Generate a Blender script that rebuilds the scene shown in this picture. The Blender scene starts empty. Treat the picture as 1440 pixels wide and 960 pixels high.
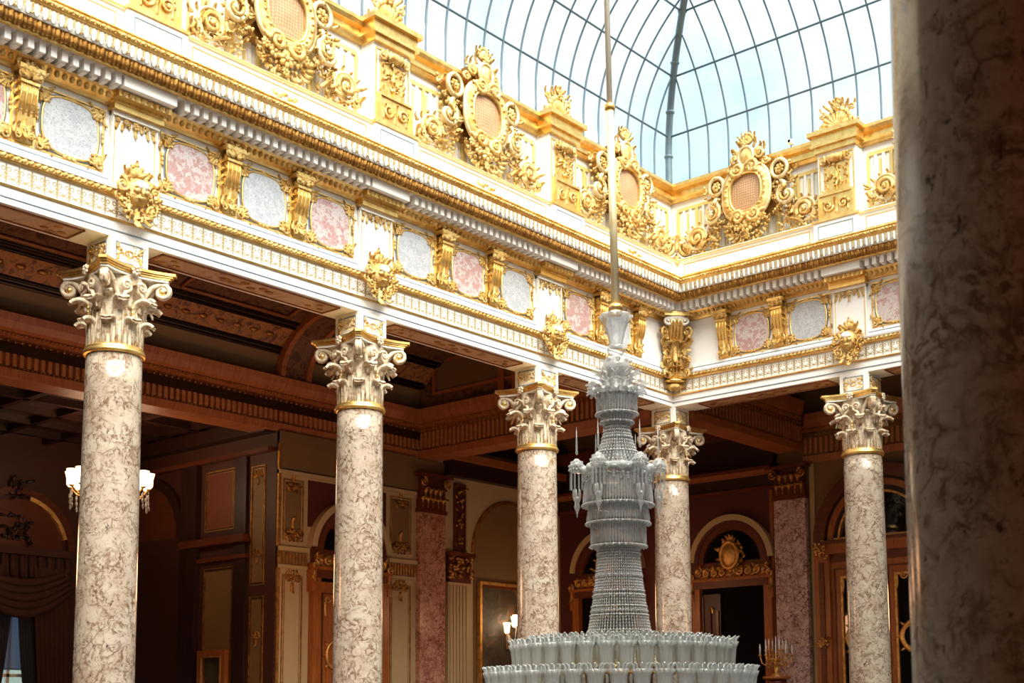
import bpy, math, random
from mathutils import Matrix, Vector
random.seed(7)
PI = math.pi
SC = bpy.context.scene
COL = SC.collection
FLOOR = -1.6          # heights are measured from the eye level of the camera

# ------------------------------------------------------------------ materials
MATS = {}
def nodes(name):
    m = bpy.data.materials.new(name); m.use_nodes = True
    nt = m.node_tree; nt.nodes.clear()
    out = nt.nodes.new('ShaderNodeOutputMaterial')
    MATS[name] = m
    return m, nt, out
def pbsdf(nt, col=(.8, .8, .8), rough=.5, metal=0., spec=.5):
    b = nt.nodes.new('ShaderNodeBsdfPrincipled')
    b.inputs['Base Color'].default_value = (*col, 1)
    b.inputs['Roughness'].default_value = rough
    b.inputs['Metallic'].default_value = metal
    b.inputs['Specular IOR Level'].default_value = spec
    return b
def coords(nt, scale=(1, 1, 1), rot=(0, 0, 0), rnd=True):
    tc = nt.nodes.new('ShaderNodeTexCoord'); mp = nt.nodes.new('ShaderNodeMapping')
    nt.links.new(tc.outputs['Object'], mp.inputs['Vector'])
    mp.inputs['Scale'].default_value = scale; mp.inputs['Rotation'].default_value = rot
    if rnd:
        oi = nt.nodes.new('ShaderNodeObjectInfo'); mu = nt.nodes.new('ShaderNodeMath'); mu.operation = 'MULTIPLY'
        mu.inputs[1].default_value = 37.0
        nt.links.new(oi.outputs['Random'], mu.inputs[0])
        cb = nt.nodes.new('ShaderNodeCombineXYZ')
        for k in range(3): nt.links.new(mu.outputs[0], cb.inputs[k])
        nt.links.new(cb.outputs[0], mp.inputs['Location'])
    return mp.outputs[0]
def noise(nt, vec, scale, detail=4, rough=.6, dist=0.):
    n = nt.nodes.new('ShaderNodeTexNoise'); nt.links.new(vec, n.inputs['Vector'])
    n.inputs['Scale'].default_value = scale; n.inputs['Detail'].default_value = detail
    n.inputs['Roughness'].default_value = rough; n.inputs['Distortion'].default_value = dist
    return n.outputs['Fac']
def ramp(nt, fac, stops):
    r = nt.nodes.new('ShaderNodeValToRGB'); nt.links.new(fac, r.inputs['Fac'])
    e = r.color_ramp.elements
    while len(e) < len(stops): e.new(.5)
    for q, (p, c) in zip(e, stops): q.position = p; q.color = (*c, 1) if len(c) == 3 else c
    return r.outputs['Color']
def mix(nt, fac, a, b, mode='MIX'):
    m = nt.nodes.new('ShaderNodeMix'); m.data_type = 'RGBA'; m.blend_type = mode
    for s, v in ((m.inputs[0], fac), (m.inputs[6], a), (m.inputs[7], b)):
        if isinstance(v, (int, float)): s.default_value = v
        elif isinstance(v, tuple): s.default_value = (*v, 1)
        else: nt.links.new(v, s)
    return m.outputs[2]
def bump(nt, b, h, strength=.4, dist=.01):
    n = nt.nodes.new('ShaderNodeBump'); n.inputs['Strength'].default_value = strength; n.inputs['Distance'].default_value = dist
    nt.links.new(h, n.inputs['Height']); nt.links.new(n.outputs[0], b.inputs['Normal'])
def simple(name, col, rough=.5, metal=0., var=0., vs=6, bs=0., spec=.5):
    m, nt, out = nodes(name); b = pbsdf(nt, col, rough, metal, spec)
    if var or bs:
        v = coords(nt); f = noise(nt, v, vs)
        if var:
            c = mix(nt, f, tuple(x * (1 - var) for x in col), tuple(min(1, x * (1 + var)) for x in col)); nt.links.new(c, b.inputs['Base Color'])
        if bs: bump(nt, b, noise(nt, v, vs * 6), bs)
    nt.links.new(b.outputs[0], out.inputs[0]); return m
def gold(name, c0, c1, rough=.38, metal=.85, bs=.5, sc=45):
    m, nt, out = nodes(name); b = pbsdf(nt, c0, rough, metal)
    v = coords(nt); f = noise(nt, v, 9, 5)
    nt.links.new(ramp(nt, f, [(.35, c1), (.62, c0)]), b.inputs['Base Color'])
    if bs: bump(nt, b, noise(nt, v, sc, 6, .7), bs, .02)
    nt.links.new(b.outputs[0], out.inputs[0]); return m
GOLD = gold('gold_leaf', (.88, .65, .28), (.60, .32, .07), .40, .80, .8)
GOLD_S = gold('gold_smooth', (.95, .68, .26), (.8, .48, .13), .33, .85, .12, 30)
PALE = gold('pale_gilt', (.88, .74, .46), (.74, .52, .22), .42, .6, .5, 40)
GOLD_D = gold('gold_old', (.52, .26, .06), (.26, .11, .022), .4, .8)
WHITE = simple('ivory_paint', (.90, .87, .83), .5, 0, .03, 3)
WHITE2 = simple('ivory_relief', (.93, .89, .80), .45, 0, .06, 8, .1)
LINE = simple('pinstripe_blue_grey', (.22, .28, .36), .6)
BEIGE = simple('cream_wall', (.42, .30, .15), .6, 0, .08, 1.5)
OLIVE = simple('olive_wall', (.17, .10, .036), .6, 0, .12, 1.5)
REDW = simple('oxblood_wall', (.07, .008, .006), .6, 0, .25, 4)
WOOD = None
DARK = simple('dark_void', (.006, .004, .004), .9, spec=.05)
def wood(name, a, b_, rough=.35, axis=(1, 1, 12)):
    m, nt, out = nodes(name); b = pbsdf(nt, a, rough)
    v = coords(nt, axis); f = noise(nt, v, 2.2, 6, .65, 1.2)
    nt.links.new(ramp(nt, f, [(.3, b_), (.65, a)]), b.inputs['Base Color'])
    nt.links.new(b.outputs[0], out.inputs[0]); return m
WOOD = wood('mahogany', (.13, .03, .009), (.06, .012, .005))
WOODL = wood('walnut_door', (.36, .11, .022), (.17, .045, .01), .3, (10, 10, 1))
BEAM = wood('beam_wood', (.38, .125, .036), (.22, .06, .018), .42, (8, 1, 1))
BEAML = wood('beam_wood_light', (.46, .19, .07), (.30, .10, .03), .42, (1, 1, 8))
DKWOOD = wood('dark_wood', (.032, .008, .004), (.012, .0035, .0025), .45, (8, 8, 1))

def marble_column(name, base, base2, vein, dark, rough=.16, vs=1.0):
    m, nt, out = nodes(name); b = pbsdf(nt, base, rough)
    v = coords(nt, (1, 1, 1), (.35, .3, 0))
    w = nt.nodes.new('ShaderNodeTexNoise'); nt.links.new(v, w.inputs['Vector']); w.inputs['Scale'].default_value = 4.2 * vs; w.inputs['Detail'].default_value = 4
    sub = nt.nodes.new('ShaderNodeVectorMath'); sub.operation = 'MULTIPLY_ADD'
    nt.links.new(w.outputs['Color'], sub.inputs[0]); sub.inputs[1].default_value = (.34, .34, .34); nt.links.new(v, sub.inputs[2])
    vo = nt.nodes.new('ShaderNodeTexVoronoi'); vo.feature = 'DISTANCE_TO_EDGE'; vo.inputs['Scale'].default_value = 6.5 * vs
    nt.links.new(sub.outputs[0], vo.inputs['Vector'])
    cloud = ramp(nt, noise(nt, v, 3.1 * vs, 5, .65), [(.3, base2), (.56, base)])
    n2 = noise(nt, sub.outputs[0], 21 * vs, 6, .75)
    speck = ramp(nt, n2, [(.48, (0, 0, 0)), (.57, (1, 1, 1))])
    sp_m = ramp(nt, noise(nt, v, 5.5 * vs, 3), [(.40, (.12, .12, .12)), (.60, (1, 1, 1))])
    speck = mix(nt, 1.0, speck, sp_m, 'MULTIPLY')
    c1 = mix(nt, speck, cloud, vein)
    ve = ramp(nt, vo.outputs['Distance'], [(0., (1, 1, 1)), (.055, (.35, .35, .35)), (.13, (0, 0, 0))])
    brk = ramp(nt, noise(nt, v, 4.4 * vs, 3), [(.42, (0, 0, 0)), (.58, (1, 1, 1))])
    vm = mix(nt, 1.0, ve, brk, 'MULTIPLY')
    c2 = mix(nt, vm, c1, vein)
    v3 = coords(nt, (1.0, 1.0, .55), (.2, .9, .3))
    n3 = noise(nt, v3, 26 * vs, 5, .75, .7)
    sp = ramp(nt, n3, [(.575, (0, 0, 0)), (.66, (1, 1, 1))])
    c3 = mix(nt, sp, c2, dark)
    nt.links.new(c3, b.inputs['Base Color'])
    nt.links.new(b.outputs[0], out.inputs[0]); return m
MCOL = marble_column('column_marble', (.46, .38, .295), (.37, .27, .20), (.17, .10, .06), (.06, .034, .022))
MRED = marble_column('red_marble', (.52, .28, .19), (.34, .13, .08), (.16, .05, .03), (.07, .02, .015), .2, 1.0)
def marble_inlay(name, pale, mid, dark, s=9, lo=.44, hi=.56):
    m, nt, out = nodes(name); b = pbsdf(nt, pale, .2)
    v = coords(nt); vo = nt.nodes.new('ShaderNodeTexVoronoi'); vo.inputs['Scale'].default_value = s
    w = nt.nodes.new('ShaderNodeTexNoise'); nt.links.new(v, w.inputs['Vector']); w.inputs['Scale'].default_value = s
    ad = nt.nodes.new('ShaderNodeVectorMath'); ad.operation = 'MULTIPLY_ADD'; nt.links.new(w.outputs['Color'], ad.inputs[0]); ad.inputs[1].default_value = (.16, .16, .16); nt.links.new(v, ad.inputs[2])
    nt.links.new(ad.outputs[0], vo.inputs['Vector'])
    sep = nt.nodes.new('ShaderNodeSeparateColor'); nt.links.new(vo.outputs['Color'], sep.inputs[0])
    c = ramp(nt, sep.outputs[0], [(lo, pale), (hi, mid)])
    f = ramp(nt, noise(nt, v, s * 3, 5, .7), [(.52, (0, 0, 0)), (.68, (1, 1, 1))])
    c = mix(nt, f, c, dark)
    nt.links.new(c, b.inputs['Base Color']); nt.links.new(b.outputs[0], out.inputs[0]); return m
PINK = marble_inlay('pink_breccia', (.60, .51, .49), (.50, .30, .28), (.32, .14, .13), 16, .45, .62)
GREY = marble_inlay('grey_marble', (.55, .55, .57), (.45, .46, .49), (.24, .25, .28), 20, .45, .7)
PEACH = None
def peach():
    m, nt, out = nodes('peach_lattice'); b = pbsdf(nt, (.8, .5, .3), .4)
    v = coords(nt, (34, 34, 34), (0, .785, 0), False); ck = nt.nodes.new('ShaderNodeTexChecker'); nt.links.new(v, ck.inputs['Vector']); ck.inputs['Scale'].default_value = 1
    c = mix(nt, ck.outputs['Fac'], (.60, .37, .21), (.42, .22, .10)); nt.links.new(c, b.inputs['Base Color'])
    nt.links.new(b.outputs[0], out.inputs[0]); return m
PEACH = peach()
def fascia():
    # white band with repeated gilt sprigs, as painted on the architrave
    m, nt, out = nodes('gilt_arabesque_band'); b = pbsdf(nt, (.9, .87, .8), .45)
    tc = nt.nodes.new('ShaderNodeTexCoord'); sp = nt.nodes.new('ShaderNodeSeparateXYZ'); nt.links.new(tc.outputs['Object'], sp.inputs[0])
    def mth(op, a, b2=None, c=None):
        n = nt.nodes.new('ShaderNodeMath'); n.operation = op
        for i, v in enumerate((a, b2, c)):
            if v is None: continue
            if isinstance(v, (int, float)): n.inputs[i].default_value = v
            else: nt.links.new(v, n.inputs[i])
        return n.outputs[0]
    fx = mth('PINGPONG', sp.outputs['X'], .07)                       # 0 at motif axis .. .07 between
    z = mth('SUBTRACT', sp.outputs['Z'], 5.435)
    az = mth('ABSOLUTE', z)
    # stem plus two lobes
    r1 = mth('SQRT', mth('ADD', mth('POWER', mth('SUBTRACT', fx, .03), 2), mth('POWER', mth('SUBTRACT', az, .045), 2)))
    ring = mth('LESS_THAN', mth('ABSOLUTE', mth('SUBTRACT', r1, .020)), .006)
    stem = mth('MULTIPLY', mth('LESS_THAN', fx, .009), mth('LESS_THAN', az, .1))
    dot = mth('LESS_THAN', mth('ADD', mth('MULTIPLY', fx, 1), az), .028)
    dot2 = mth('LESS_THAN', mth('ADD', mth('SUBTRACT', .07, fx), mth('ABSOLUTE', mth('ADD', z, .05))), .022)
    f = mth('MAXIMUM', mth('MAXIMUM', ring, stem), mth('MAXIMUM', dot, dot2))
    c = mix(nt, f, (.9, .87, .8), (.46, .34, .16)); nt.links.new(c, b.inputs['Base Color'])
    mt = mth('MULTIPLY', f, .5); nt.links.new(mt, b.inputs['Metallic'])
    nt.links.new(b.outputs[0], out.inputs[0]); return m
FASC = fascia()
def painted(name, bg, cols, s=5):
    m, nt, out = nodes(name); b = pbsdf(nt, bg, .55); v = coords(nt)
    f = noise(nt, v, s, 4, .6, 1.8); stops = [(.36, bg), (.46, cols[0]), (.55, cols[1]), (.66, cols[2])]
    nt.links.new(ramp(nt, f, stops), b.inputs['Base Color']); nt.links.new(b.outputs[0], out.inputs[0]); return m
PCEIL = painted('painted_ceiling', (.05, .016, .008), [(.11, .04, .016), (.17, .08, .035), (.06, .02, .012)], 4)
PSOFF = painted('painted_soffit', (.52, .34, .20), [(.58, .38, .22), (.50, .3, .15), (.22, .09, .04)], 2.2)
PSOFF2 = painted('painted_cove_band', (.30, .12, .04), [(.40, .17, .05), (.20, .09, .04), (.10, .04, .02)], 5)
POIL = painted('oil_painting', (.03, .022, .014), [(.06, .035, .02), (.04, .045, .025), (.14, .07, .04)], 2.5)
RELIEF = simple('stone_relief', (.70, .62, .52), .5, 0, .15, 14, .4)
STONE = None
def stone():
    m, nt, out = nodes('capital_stone'); b = pbsdf(nt, (.78, .68, .54), .42)
    v = coords(nt); f = noise(nt, v, 16, 5, .7)
    c = ramp(nt, f, [(.38, (.36, .22, .11)), (.48, (.66, .52, .36)), (.66, (.76, .66, .50))])
    nt.links.new(c, b.inputs['Base Color']); bump(nt, b, noise(nt, v, 40, 3), .35, .01)
    nt.links.new(b.outputs[0], out.inputs[0]); return m
STONE = stone()
def crystal(name, col, tr, rough=.12, alpha_col=(.95, .96, .97)):
    m, nt, out = nodes(name); b = pbsdf(nt, col, rough, 0., 1.0)
    t = nt.nodes.new('ShaderNodeBsdfTransparent'); t.inputs[0].default_value = (*alpha_col, 1)
    mx = nt.nodes.new('ShaderNodeMixShader')
    fr = nt.nodes.new('ShaderNodeLayerWeight'); fr.inputs['Blend'].default_value = .35
    mr = nt.nodes.new('ShaderNodeMapRange'); nt.links.new(fr.outputs['Facing'], mr.inputs[0])
    mr.inputs[3].default_value = 1 - tr; mr.inputs[4].default_value = 1.0
    nt.links.new(mr.outputs[0], mx.inputs[0]); nt.links.new(t.outputs[0], mx.inputs[1]); nt.links.new(b.outputs[0], mx.inputs[2])
    nt.links.new(mx.outputs[0], out.inputs[0]); return m
CRY = crystal('cut_crystal', (.66, .65, .63), .86, .04)
CRYB = crystal('crystal_beads', (.62, .61, .59), .72, .04)
FROST = crystal('frosted_glass_shade', (.60, .61, .58), .46, .16)
def pane():
    m, nt, out = nodes('roof_glass')
    t = nt.nodes.new('ShaderNodeBsdfTransparent'); g = nt.nodes.new('ShaderNodeBsdfGlossy'); g.inputs['Roughness'].default_value = .05
    v = coords(nt, rnd=False); f = noise(nt, v, .9, 3)
    nt.links.new(ramp(nt, f, [(.35, (.80, .92, .97)), (.6, (.97, .99, 1.0))]), t.inputs[0])
    tl = nt.nodes.new('ShaderNodeBsdfTranslucent'); tl.inputs[0].default_value = (.85, .93, 1, 1)
    m1 = nt.nodes.new('ShaderNodeMixShader'); m1.inputs[0].default_value = .10
    m2 = nt.nodes.new('ShaderNodeMixShader'); m2.inputs[0].default_value = .04
    nt.links.new(t.outputs[0], m1.inputs[1]); nt.links.new(tl.outputs[0], m1.inputs[2])
    nt.links.new(m1.outputs[0], m2.inputs[1]); nt.links.new(g.outputs[0], m2.inputs[2]); nt.links.new(m2.outputs[0], out.inputs[0]); return m
PANE = pane()
IRON = simple('roof_iron', (.13, .19, .23), .55, .2, .25, 5)
def emit(name, col, s):
    m, nt, out = nodes(name); e = nt.nodes.new('ShaderNodeEmission'); e.inputs[0].default_value = (*col, 1); e.inputs[1].default_value = s
    nt.links.new(e.outputs[0], out.inputs[0]); return m
LAMP = emit('lit_lamp_glass', (1.0, .72, .38), 9)
DAY = emit('daylight_outside', (.85, .95, 1.0), 2.2)
FLOORM = wood('parquet', (.22, .10, .045), (.14, .06, .025), .25, (3, 3, 3))
CURT = simple('brocade_curtain', (.065, .02, .010), .85, 0, .3, 12)
LACE = simple('dark_lace', (.03, .03, .04), .9, 0, .5, 60)
BLIND = None
def blind():
    m, nt, out = nodes('grey_roller_blind'); b = pbsdf(nt, (.35, .40, .50), .8); t = nt.nodes.new('ShaderNodeBsdfTranslucent'); t.inputs[0].default_value = (.42, .48, .60, 1)
    mx = nt.nodes.new('ShaderNodeMixShader'); mx.inputs[0].default_value = .6; nt.links.new(b.outputs[0], mx.inputs[1]); nt.links.new(t.outputs[0], mx.inputs[2]); nt.links.new(mx.outputs[0], out.inputs[0]); return m
BLIND = blind()
CANDLE = simple('glass_candle', (.8, .82, .85), .15)
MIRROR = simple('mirror_glass', (.04, .04, .045), .03, .9)
PLASTIC = simple('white_plastic', (.75, .75, .75), .4)
YEL = simple('ochre_slot', (.80, .60, .20), .5)

# ------------------------------------------------------------------ mesh builder
class MB:
    def __init__(s): s.v = []; s.f = []; s.m = []; s.sm = []; s.mats = []
    def add(s, vs, fs, mat, smooth=False, M=None):
        if mat not in s.mats: s.mats.append(mat)
        k = s.mats.index(mat); o = len(s.v)
        if M is not None: vs = [tuple(M @ Vector(q)) for q in vs]
        s.v.extend(vs); s.f.extend([tuple(i + o for i in q) for q in fs]); s.m.extend([k] * len(fs)); s.sm.extend([smooth] * len(fs))
    def build(s, name, parent=None, loc=(0, 0, 0), rz=0):
        me = bpy.data.meshes.new(name); me.from_pydata(s.v, [], s.f)
        for m in s.mats: me.materials.append(m)
        me.polygons.foreach_set('material_index', s.m); me.polygons.foreach_set('use_smooth', s.sm)
        me.update()
        o = bpy.data.objects.new(name, me); COL.objects.link(o)
        o.location = loc; o.rotation_euler = (0, 0, rz)
        if parent is not None: o.parent = parent
        return o
    # wall frame: u right, v up, w out of the wall (local x, z, -y)
    def box(s, u0, u1, v0, v1, w0, w1, mat, M=None):
        vs = [(u, -w, v) for u in (u0, u1) for w in (w0, w1) for v in (v0, v1)]
        s.add(vs, [(0, 1, 3, 2), (4, 6, 7, 5), (0, 4, 5, 1), (2, 3, 7, 6), (0, 2, 6, 4), (1, 5, 7, 3)], mat, False, M)
    def sweep(s, prof, uA, kA, uB, kB, mat, smooth=False):
        n = len(prof); vs = [(uA + kA * w, -w, v) for w, v in prof] + [(uB + kB * w, -w, v) for w, v in prof]
        fs = [(i, (i + 1) % n, n + (i + 1) % n, n + i) for i in range(n)] + [tuple(range(n))[::-1], tuple(range(n, 2 * n))]
        s.add(vs, fs, mat, smooth)
    def frame(s, u0, u1, v0, v1, t, w0, w1, mat, M=None):
        s.box(u0, u1, v0, v0 + t, w0, w1, mat, M); s.box(u0, u1, v1 - t, v1, w0, w1, mat, M)
        s.box(u0, u0 + t, v0 + t, v1 - t, w0, w1, mat, M); s.box(u1 - t, u1, v0 + t, v1 - t, w0, w1, mat, M)
    def blob(s, c, r, mat, M=None, nu=8, nv=5, R=None):
        rx, ry, rz = r if isinstance(r, tuple) else (r, r, r)
        vs = [(0, 0, rz)]
        for j in range(1, nv):
            a = PI * j / nv
            for i in range(nu):
                b = 2 * PI * i / nu; vs.append((rx * math.sin(a) * math.cos(b), ry * math.sin(a) * math.sin(b), rz * math.cos(a)))
        vs.append((0, 0, -rz)); fs = [(0, 1 + i, 1 + (i + 1) % nu) for i in range(nu)]
        for j in range(nv - 2):
            for i in range(nu):
                a = 1 + j * nu + i; b = 1 + j * nu + (i + 1) % nu; fs.append((a, a + nu, b + nu, b))
        L = len(vs) - 1; o = 1 + (nv - 2) * nu
        fs += [(L, o + (i + 1) % nu, o + i) for i in range(nu)]
        if R is not None: vs = [tuple(R @ Vector(q)) for q in vs]
        vs = [(x + c[0], y + c[1], z + c[2]) for x, y, z in vs]
        s.add(vs, fs, mat, True, M)
    def wblob(s, u, v, w, ru, rv, rw, mat, ang=0, M=None, nu=8, nv=5):
        s.blob((u, -w, v), (ru, rw, rv), mat, M, nu, nv, Matrix.Rotation(-ang, 3, 'Y') if ang else None)
    def tube(s, pts, rad, mat, seg=6, M=None, closed=False, flat=1.0):
        n = len(pts); P = [Vector(p) for p in pts]; rr = rad if isinstance(rad, (list, tuple)) else [rad] * n
        vs = []; prev = None
        for i, p in enumerate(P):
            a = P[(i - 1) % n] if (closed or i > 0) else P[0]; b = P[(i + 1) % n] if (closed or i < n - 1) else P[-1]
            t = (b - a); t = t.normalized() if t.length > 1e-9 else Vector((0, 0, 1))
            if prev is None:
                ref = Vector((0, -1, 0)) if abs(t.y) < .9 else Vector((1, 0, 0))
                nrm = (ref - t * ref.dot(t)).normalized()
            else:
                nrm = prev - t * prev.dot(t); nrm = nrm.normalized() if nrm.length > 1e-6 else t.orthogonal().normalized()
            prev = nrm; bn = t.cross(nrm)
            for k in range(seg):
                an = 2 * PI * k / seg; vs.append(tuple(p + (nrm * math.cos(an) * flat + bn * math.sin(an)) * rr[i]))
        fs = []
        for i in range(n if closed else n - 1):
            for k in range(seg):
                a = i * seg + k; b = i * seg + (k + 1) % seg; j = ((i + 1) % n) * seg
                fs.append((a, b, j + (k + 1) % seg, j + k))
        if not closed: fs += [tuple(range(seg))[::-1], tuple((n - 1) * seg + k for k in range(seg))]
        s.add(vs, fs, mat, True, M)
    def lathe(s, prof, mat, seg=24, c=(0, 0), smooth=True, M=None, arc=None):
        n = len(prof); vs = []
        for r, z in prof:
            for k in range(seg):
                a = 2 * PI * k / seg; rk = r(a) if callable(r) else r; vs.append((c[0] + rk * math.cos(a), c[1] + rk * math.sin(a), z))
        fs = [(i * seg + k, i * seg + (k + 1) % seg, (i + 1) * seg + (k + 1) % seg, (i + 1) * seg + k) for i in range(n - 1) for k in range(seg)]
        fs += [tuple(range(seg))[::-1], tuple((n - 1) * seg + k for k in range(seg))]
        s.add(vs, fs, mat, smooth, M)
    def oval(s, u, v, ru, rv, rad, w, mat, seg=6, n=28, flat=1.0, p=2.0, M=None):
        pts = []
        for i in range(n):
            a = 2 * PI * i / n; c_, s_ = math.cos(a), math.sin(a)
            pts.append((u + ru * math.copysign(abs(c_) ** (2 / p), c_), -w, v + rv * math.copysign(abs(s_) ** (2 / p), s_)))
        s.tube(pts, rad, mat, seg, M, True, flat)
    def disc(s, u, v, ru, rv, w0, w1, mat, n=28, p=2.0, M=None, dome=0.):
        ring = []
        for i in range(n):
            a = 2 * PI * i / n; c_, s_ = math.cos(a), math.sin(a)
            ring.append((u + ru * math.copysign(abs(c_) ** (2 / p), c_), v + rv * math.copysign(abs(s_) ** (2 / p), s_)))
        vs = [(a, -w0, b) for a, b in ring] + [(a, -w1, b) for a, b in ring] + [(u, -w1 - dome, v)]
        fs = [(i, (i + 1) % n, n + (i + 1) % n, n + i) for i in range(n)] + [(n + i, n + (i + 1) % n, 2 * n) for i in range(n)] + [tuple(range(n))[::-1]]
        s.add(vs, fs, mat, False, M)
    def scroll(s, u, v, w, R, turns, a0, d, th, mat, tail=None, seg=6, M=None, eye=True):
        # spiral running from radius R inwards, starting at angle a0, direction d
        n = int(turns * 14) + 2; pts = []; rr = []
        if tail: pts.append((tail[0], -w, tail[1])); rr.append(th * .5)
        for i in range(n):
            t = i / (n - 1); a = a0 + d * t * turns * 2 * PI; r = R * (1 - .80 * t)
            pts.append((u + r * math.cos(a), -w - .02 * t, v + r * math.sin(a))); rr.append(th * (1 - .45 * t))
        s.tube(pts, rr, mat, seg, M)
        if eye: s.wblob(u, v, w + .02, R * .26, R * .26, R * .26, mat, 0, M, 8, 5)
    def leaf(s, u, v, w, ang, L, W, mat, curl=1.2, lobes=4, M=None, belly=.0, nt_=9, sm=True, thick=.012, cs=.35, lob=.22, cp=1.4, blunt=.38, cup=1.0):
        # acanthus leaf growing from (u,v) along ang in the wall plane, tip curling out of the wall
        nt1 = nt_; S = (-1, -.55, 0, .55, 1); rows = []
        z = 0.; o = 0.; ds = L / (nt1 - 1)
        for i in range(nt1):
            t = i / (nt1 - 1)
            ph = curl * max(0, (t - cs) / (1 - cs)) ** cp - belly * math.cos(PI * t) * -1 * (1 - t)
            if i: z += ds * math.cos(ph); o += ds * math.sin(ph)
            env = min(1, (t + .12) ** .45 * 1.05) * (max(0.03, 1 - t) ** blunt)
            hw = W / 2 * env * (1 - lob * abs(math.cos(lobes * PI * t)))
            row = []
            for q in S:
                dep = cup * (-.45 * hw * q * q + (.16 * hw if q == 0 else (-.10 * hw if abs(q) < .8 else 0)))
                # outward normal of path is (cos ph) in w, -sin ph in z
                row.append((q * hw, z - dep * math.sin(ph), o + dep * math.cos(ph), thick * math.sin(ph), thick * math.cos(ph)))
            rows.append(row)
        ca, sa = math.cos(ang - PI / 2), math.sin(ang - PI / 2)
        vs = []
        for th in (0, 1):
            for row in rows:
                for x, zz, oo, nz, no in row:
                    oo2 = oo - no * th; zz = zz + nz * th
                    vs.append((u + x * ca - zz * sa, -(w + oo2), v + x * sa + zz * ca))
        n5 = 5; N = nt1 * n5; fs = []
        for i in range(nt1 - 1):
            for j in range(4):
                a = i * n5 + j; fs.append((a, a + 1, a + n5 + 1, a + n5)); fs.append((N + a, N + a + n5, N + a + n5 + 1, N + a + 1))
        for i in range(nt1 - 1):
            for j in (0, 4):
                a = i * n5 + j; q = (a, a + n5, N + a + n5, N + a); fs.append(q if j == 0 else q[::-1])
        for i in (0, nt1 - 1):
            for j in range(4):
                a = i * n5 + j; fs.append((a, N + a, N + a + 1, a + 1))
        s.add(vs, fs, mat, sm, M)
    def shell(s, u, v, w, R, n, a0, a1, mat, depth=.05, M=None, rw=None):
        for k in range(n):
            a = a0 + (a1 - a0) * k / (n - 1); rr = R * (1 - .18 * abs((k / (n - 1)) * 2 - 1))
            wd = rw or (R * abs(a1 - a0) / n * .55)
            s.wblob(u + rr * .55 * math.cos(a), v + rr * .55 * math.sin(a), w, rr * .5, wd, depth, mat, a, M, 8, 6)
            s.wblob(u + rr * 1.0 * math.cos(a), v + rr * 1.0 * math.sin(a), w + depth * .3, wd * 1.05, wd * 1.05, depth * .8, mat, 0, M, 6, 4)
    def flower(s, u, v, w, R, mat, n=6, M=None):
        for k in range(n):
            a = 2 * PI * k / n + .3; s.wblob(u + R * .6 * math.cos(a), v + R * .6 * math.sin(a), w, R * .48, R * .34, R * .3, mat, a, M, 6, 4)
        s.wblob(u, v, w + R * .2, R * .3, R * .3, R * .3, mat, 0, M, 6, 4)
    def crust(s, u0, u1, v0, v1, w, n, r, mat, rng, M=None, inside=None):
        k = 0
        while k < n:
            u = rng.uniform(u0, u1); v = rng.uniform(v0, v1)
            if inside and not inside(u, v): k += .2; continue
            k += 1; a = rng.uniform(0, 2 * PI)
            if rng.random() < .55: s.leaf(u, v, w + rng.uniform(-.01, .03), a, r * 2.6, r * 1.7, mat, 1.6, 3, M, 0, 6)
            else: s.wblob(u, v, w + rng.uniform(0, .04), r * .75, r * .5, r * .6, mat, a, M, 6, 4)

def empty(name, loc=(0, 0, 0), rz=0):
    o = bpy.data.objects.new(name, None); COL.objects.link(o); o.location = loc; o.rotation_euler = (0, 0, rz); o.empty_display_size = .2
    return o
def tag(o, label=None, cat=None, group=None, kind=None):
    if label: o['label'] = label
    if cat: o['category'] = cat
    if group: o['group'] = group
    if kind or label: o['kind'] = kind or 'thing'
    return o
CH = {}
def copy_tree(o, parent=None):
    c = o.copy(); COL.objects.link(c)
    if parent is not None: c.parent = parent
    for ch in [q for q in COL.objects if q.parent == o]: copy_tree(ch, c)
    return c
LW, BW, RW = PI / 2, 0.0, -PI / 2        # walls facing +x, -y, -x
CW = 10.7                                 # width of the court
COLS_L = [-3.42, -7.02, -10.62, -14.22]   # column lines along the left side
COLS_B = [3.42, 7.02]

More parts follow.
